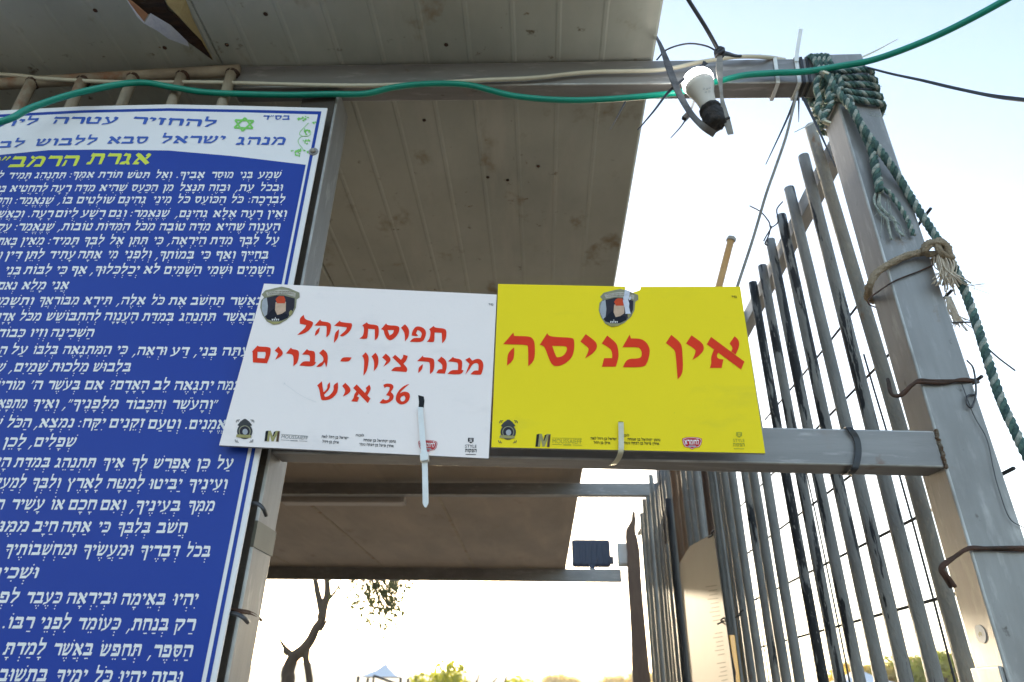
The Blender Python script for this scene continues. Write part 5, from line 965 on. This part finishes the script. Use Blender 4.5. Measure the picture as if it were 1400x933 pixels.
for (u, v) in ((990, 848), (1016, 838), (977, 729)):
    bm = bmesh.new(); q2 = W(u, v, X=fx - .02); tube(bm, smooth_path([q2 + Vector((-.004, -.02, .006)), q2 + Vector((-.012, 0, .0)), q2 + Vector((-.004, .02, -.004)), q2 + Vector((-.02, .03, -.012))], 4), .003, 5); mesh_obj('tie', bm, 'tie_black', po, True)
bm = bmesh.new(); f_ = [W(995.5, 868.5, X=fx - .021), W(1004, 868.5, X=fx - .021), W(1012, 935, X=fx - .021), W(1018, 985, X=fx - .021), W(1005, 985, X=fx - .021), W(1006, 920, X=fx - .021)]
vf = [bm.verts.new(p_) for p_ in f_]; vb = [bm.verts.new(p_ + Vector((.0015, 0, 0))) for p_ in f_]; bm.faces.new(vf); bm.faces.new(vb[::-1])
for i in range(6): bm.faces.new((vf[i], vf[(i + 1) % 6], vb[(i + 1) % 6], vb[i]))
tag(mesh_obj('warning_sheet', bm, 'warn'), 'small orange yellow sheet behind the cream sheet on the fence', 'sheet')
# slanting rusty pole with bolt cap
pl_ = thing('rusty_pole', W(905, 740, Y=4.0), 'slanting rust orange pole with bolt head behind the yellow sign', 'pole')
A = W(999, 330, Y=2.3); B = W(984, 388, Y=2.3); B = A + (B - A) * 3.6
M['pole'] = mat('orange rusty steel', (.42, .20, .05), .6, .2, (.50, .30, .12), 14, 8, .3, .7, .3, 60, layers=[((.13, .06, .02), 11, .60, .68, None)])
tube_o('shaft', [A, B], .0145, 'pole', pl_, 10, 12)
bm = bmesh.new(); tdir = (A - B).normalized(); revolve(bm, A, tdir, [(0, .020), (.016, .020), (.018, .016)], 6); mesh_obj('bolt_head', bm, 'strap2', pl_)
# rusty post at the far beam end
rp = thing('rusty_post', (.95, EY, 0), 'dark brown rusted flat post at the far end of the fence', 'post')
pts = [(866, 700, 3), (866, 712, 6), (862, 724, 12), (863, 736, 15), (866, 755, 16), (867, 790, 17), (870, 830, 17), (873, 870, 18), (875, 905, 20), (877, 933, 21), (880, 990, 22)]
bm = bmesh.new(); ring = []
for (u, v, wpx) in pts:
    c_ = W(u, v, Y=EY - .15); hw = 1.05 * wpx / 926 * (EY * .95) / 2
    ring.append([bm.verts.new(c_ + Vector(q2)) for q2 in ((-hw, -.02, 0), (hw, -.03, 0), (hw, .03, 0), (-hw, .02, 0))])
for A_, B_ in zip(ring, ring[1:]):
    for k in range(4): bm.faces.new((A_[k], A_[(k + 1) % 4], B_[(k + 1) % 4], B_[k]))
bm.faces.new(ring[0]); bm.faces.new(ring[-1]); mesh_obj('plank', bm, 'pipe_brown', rp)
b0 = W(880, 985, Y=EY - .15); boxo('foot', 'pipe_brown', rp, b0.x - .1, b0.x + .1, EY - .19, EY - .11, 0, b0.z + .05)
# floodlight box and pale lamp on the far beam
fl = thing('floodlight', W(809, 776, Y=EY + .12), 'navy floodlight box standing on the far beam', 'floodlight')
A = W(781, 737, Y=EY + .1); B = W(836, 775, Y=EY + .1); boxo('housing', 'lamp_box', fl, A.x, B.x, EY + .1, EY + .2, B.z, A.z, bevel=.03)
boxo('bracket', 'lamp_box', fl, B.x - .02, B.x + .035, EY + .12, EY + .16, B.z + .03, B.z + .12, bevel=.01); boxo('bracket', 'lamp_box', fl, (A.x + B.x) / 2 - .03, (A.x + B.x) / 2 + .03, EY + .03, EY + .14, RZ - .05, B.z + .01)
for k in range(7): boxo('fin', 'lamp_box', fl, A.x + .03 + k * .062, A.x + .045 + k * .062, EY + .085, EY + .1, B.z + .03, A.z - .03, bevel=.002)
gl = thing('pale_box', W(852, 776, Y=EY), 'pale grey box fixed beside the floodlight at the beam end', 'box')
A = W(843, 742, Y=EY + .02); B = W(862, 774, Y=EY + .02); boxo('cover', 'grey_plastic', gl, A.x, B.x, EY + .02, EY + .12, B.z, A.z, bevel=.02); boxo('lid', 'grey_plastic', gl, A.x + .01, B.x - .01, EY + .0, EY + .02, B.z + .02, A.z - .02, bevel=.01)
# batten lamp under the roof
A = W(388, 681, Y=BY + .15); B = W(551, 690, Y=BY + .15)
ba = thing('batten_lamp', (A + B) / 2, 'unlit pale batten lamp fixed under the far roof boards', 'lamp'); zz = A.z
boxo('body', 'tube', ba, A.x, B.x, BY + .1, BY + .2, B.z, B.z + .055, bevel=.01); boxo('end_cap', 'tube', ba, B.x, B.x + .012, BY + .105, BY + .195, B.z + .004, B.z + .05, bevel=.003)
for x in (A.x + .12, B.x - .12): boxo('hanger', 'tube', ba, x - .01, x + .01, BY + .14, BY + .16, B.z + .05, RZ, bevel=.001)

# ------------------------------------------------------------------ trees, bush, tents beyond
def leaves(bm, c_, r_, n_, size, rnd, sq=(1, 1, 1)):
    for _ in range(n_):
        v = Vector((rnd.gauss(0, 1), rnd.gauss(0, 1), rnd.gauss(0, 1))).normalized() * (rnd.random() ** .45) * r_; v = Vector((v.x * sq[0], v.y * sq[1], v.z * sq[2]))
        p_ = c_ + v; a_ = Vector((rnd.gauss(0, 1), rnd.gauss(0, 1), rnd.gauss(0, 1))).normalized(); b_ = a_.orthogonal().normalized(); s_ = size * rnd.uniform(.6, 1.4)
        bm.faces.new([bm.verts.new(p_ - a_ * s_), bm.verts.new(p_ + b_ * s_ * .4), bm.verts.new(p_ + a_ * s_), bm.verts.new(p_ - b_ * s_ * .4)])
rt_ = random.Random(21); TY = 9.6
tw = thing('tree', (W(395, 933, Y=TY).x, TY, 0), 'bare forked tree with sparse grey leaves beyond the shelter', 'tree')
Z3 = lambda x, y: W(300 + x / 2.333, 600 + y / 2.333, Y=TY)
bm = bmesh.new(); base = Z3(212, 820); base0 = Vector((base.x - .05, TY, 0))
tube(bm, smooth_path([base0, base, Z3(218, 745), Z3(236, 700), Z3(268, 672), Z3(292, 640), Z3(308, 605), Z3(328, 572), Z3(322, 530), Z3(314, 495), Z3(305, 445), Z3(296, 380), Z3(280, 250)], 5), lambda t: .070 * (1 - t) + .024, 10)
tube(bm, smooth_path([Z3(325, 575), Z3(332, 540), Z3(343, 505), Z3(344, 470), Z3(342, 430), Z3(352, 340), Z3(370, 220)], 5), lambda t: .05 * (1 - t) + .018, 8)
tube(bm, smooth_path([Z3(236, 702), Z3(222, 682), Z3(208, 665), Z3(192, 640)], 4), lambda t: .04 * (1 - t) + .012, 7)
tube(bm, smooth_path([Z3(214, 690), Z3(206, 678), Z3(210, 668)], 3), .02, 6)
tube(bm, smooth_path([Z3(292, 830), Z3(288, 777), Z3(282, 730), Z3(276, 700), Z3(280, 665)], 4), lambda t: .045, 8)
tube(bm, smooth_path([Z3(320, 612), Z3(335, 592), Z3(352, 568)], 4), lambda t: .03 * (1 - t) + .006, 6); tube(bm, smooth_path([Z3(338, 520), Z3(360, 500), Z3(380, 470), Z3(392, 430)], 4), lambda t: .025 * (1 - t) + .006, 6)
tube(bm, smooth_path([Z3(345, 330), Z3(430, 360), Z3(500, 420), Z3(540, 480), Z3(560, 540)], 5), lambda t: .03 * (1 - t) + .006, 6)
for (x, y) in [(470, 470), (500, 450), (520, 500), (545, 530), (560, 500), (575, 470), (490, 540), (530, 570), (460, 430), (505, 510), (600, 480), (565, 560)]:
    sx_ = 345 + (x - 345) * .62; sy_ = 330 + (x - 345) * .42
    tube(bm, smooth_path([Z3(sx_, sy_), Z3((sx_ + x) / 2 + rt_.uniform(-8, 8), (sy_ + y) / 2 - 8), Z3(x, y), Z3(x + rt_.uniform(-14, 18), y + 22)], 5), lambda t: .013 * (1 - t) + .003, 5)
mesh_obj('trunk', bm, 'bark', tw, True)
bm = bmesh.new()
for (x, y, r_, n_) in [(500, 470, .42, 190), (540, 510, .30, 110), (570, 480, .25, 60), (520, 445, .45, 130), (430, 455, .35, 60), (455, 520, .3, 45), (410, 545, .25, 20), (570, 560, .22, 40), (480, 590, .3, 34), (530, 600, .2, 30), (600, 470, .25, 40), (550, 540, .3, 90), (500, 520, .35, 120), (400, 450, .3, 25), (460, 450, .4, 50)]:
    leaves(bm, Z3(x, y) + Vector((0, rt_.uniform(-.3, .3), 0)), r_, n_, .042, rt_)
for _ in range(40): leaves(bm, Vector((base.x + rt_.uniform(-2, 2.4), TY + rt_.uniform(-1.5, 1.5), RZ + rt_.uniform(.9, 2.8))), .6, 90, .06, rt_)
mesh_obj('crown', bm, 'leaf_grey', tw)
def bush(name, label, cat, cx_, cy_, top, rx, seed, m_, n_=2600, leafsz=.11):
    rnd = random.Random(seed); o = thing(name, (cx_, cy_, 0), label, cat); bm = bmesh.new()
    tube(bm, smooth_path([(cx_, cy_, 0), (cx_ + .1, cy_, top * .4), (cx_, cy_, top * .75)], 4), lambda t: .12 * (1 - t) + .03, 7)
    for k in range(4): tube(bm, smooth_path([(cx_, cy_, top * .3), (cx_ + rnd.uniform(-.5, .5) * rx, cy_ + rnd.uniform(-.4, .4) * rx, top * .6), (cx_ + rnd.uniform(-.8, .8) * rx, cy_ + rnd.uniform(-.6, .6) * rx, top * .85)], 4), lambda t: .06 * (1 - t) + .01, 6)
    mesh_obj('trunk', bm, 'bark', o, True); bm = bmesh.new()
    for k in range(16):
        x = cx_ + rnd.uniform(-1, 1) * rx; h_ = top * (1 - .12 * abs(x - cx_) / rx) - rnd.uniform(0, .35) * top
        leaves(bm, Vector((x, cy_ + rnd.uniform(-.6, .6) * rx, h_ - .12 * top)), rx * .34, n_ // 16, leafsz, rnd, (1, 1, .8))
    mesh_obj('crown', bm, m_, o); return o
B1 = W(652, 915, Y=22); bush('bush', 'lime green bushy treetop low in the middle distance', 'bush', B1.x, 22, W(640, 893, Y=22).z, 1.5, 5, 'leaf_lime', 3600, .1)
for i, (u, top, r_, m_, lab) in enumerate([(1190, 910, 3.0, 'leaf_dry', 'low olive tree seen between the fence pipes, farthest left of its row'), (1222, 903, 2.6, 'leaf_lime', 'rounded green tree left of the middle in the row beyond the fence'), (1252, 895, 3.0, 'leaf_dry', 'yellowish tree in the middle of the row beyond the fence'), (1285, 891, 3.0, 'leaf_lime', 'green yellow tree right of the middle in the row beyond the fence'), (1318, 886, 3.2, 'leaf_dry', 'tallest tree beyond the fence, nearest the right post'), (1365, 889, 3.4, 'leaf_dry', 'tree beyond the fence hidden mostly behind the right post')]):
    c_ = W(u, 915, Y=45); bush('tree', lab, 'tree', c_.x, 45 + (i % 3) * 2, W(u, top - 9, Y=45).z, r_ * .8, 30 + i, m_, 3000, .2)
for i, (u, h_) in enumerate([(1010, 921), (880, 918), (840, 922), (760, 921)]):
    c_ = W(u, 930, Y=160); bush('tree', ['faint far tree low behind the fence pipes', 'faint far tree beside the rusty post', 'faint far tree left of the rusty post on the horizon', 'faint far tree on the horizon right of the lime bush'][i], 'tree', c_.x, 160, W(u, h_, Y=160).z, 4, 60 + i, 'leaf_dry', 1200, .5)
def tent(label, up, vp, ul, ur, vl, Yd, dark=True):
    pk = W(up, vp, Y=Yd); a_ = W(ul, vl, Y=Yd); b_ = W(ur, vl, Y=Yd); hw = (b_.x - a_.x) / 2; cx_ = (a_.x + b_.x) / 2; ez = a_.z
    o = thing('tent', (cx_, Yd + hw, 0), label, 'tent'); bm = bmesh.new()
    n_ = 6; rows = []
    for k in range(n_ + 1):
        t = k / n_; s_ = hw * t; z_ = ez + (pk.z - ez) * (1 - t) ** 1.5; rows.append([bm.verts.new((cx_ + sx * max(s_, .02), Yd + hw + sy * max(s_, .02), z_)) for sx, sy in ((-1, -1), (1, -1), (1, 1), (-1, 1))])
    for A_, B_ in zip(rows, rows[1:]):
        for k in range(4): bm.faces.new((A_[k], A_[(k + 1) % 4], B_[(k + 1) % 4], B_[k]))
    mesh_obj('canopy', bm, 'tent', o)
    for sx, sy in ((-1, -1), (1, -1), (1, 1), (-1, 1)):
        boxo('leg', 'frame_dark', o, cx_ + sx * hw - .03, cx_ + sx * hw + .03, Yd + hw + sy * hw - .03, Yd + hw + sy * hw + .03, 0, ez)
    return o
tent('white peaked tent roof between the tree and the bush', 517, 906, 490, 548, 925, 20)
tent('white tent roof showing between the fence pipes low on the right', 1190, 912, 1150, 1236, 934, 30)
fr_ = thing('pole_frame', (W(511, 930, Y=14).x, 14, 0), 'dark thin pole frame in front of the white tent', 'frame')
A = W(511, 924, Y=14); B = W(545, 936, Y=14); tube_o('pole', [Vector((A.x, 14, 0)), A], .02, 'frame_dark', fr_); tube_o('pole', [A, B, Vector((B.x + .4, 14, B.z - .12))], .02, 'frame_dark', fr_); tube_o('pole', [Vector((B.x + .4, 14, 0)), Vector((B.x + .4, 14, B.z - .12))], .02, 'frame_dark', fr_)

GR = {'cable tie': 'nylon cable ties on the frame', 'sign': 'small foam board signs on the crossbar', 'wire': 'wires bound to the posts', 'tree': 'trees beyond the shelter', 'tent': 'white tents in the distance'}
for o in list(S.objects):
    if o.get('category') in GR: o['group'] = GR[o['category']]

# ------------------------------------------------------------------ haze
hm = bpy.data.materials.new('haze'); hm.use_nodes = True; n = hm.node_tree; n.nodes.clear()
pv = n.nodes.new('ShaderNodeVolumePrincipled'); pv.inputs['Density'].default_value = .0007; pv.inputs['Color'].default_value = (.96, .95, .93, 1); pv.inputs['Anisotropy'].default_value = .4
mo = n.nodes.new('ShaderNodeOutputMaterial'); n.links.new(pv.outputs[0], mo.inputs['Volume'])
bm = bmesh.new(); box(bm, -3100, 3100, -3100, 3100, -1, 48); bmesh.ops.recalc_face_normals(bm, faces=bm.faces); me = bpy.data.meshes.new('haze'); bm.to_mesh(me); bm.free(); me.materials.append(hm)
o = bpy.data.objects.new('haze', me); COL.objects.link(o); o['kind'] = 'stuff'
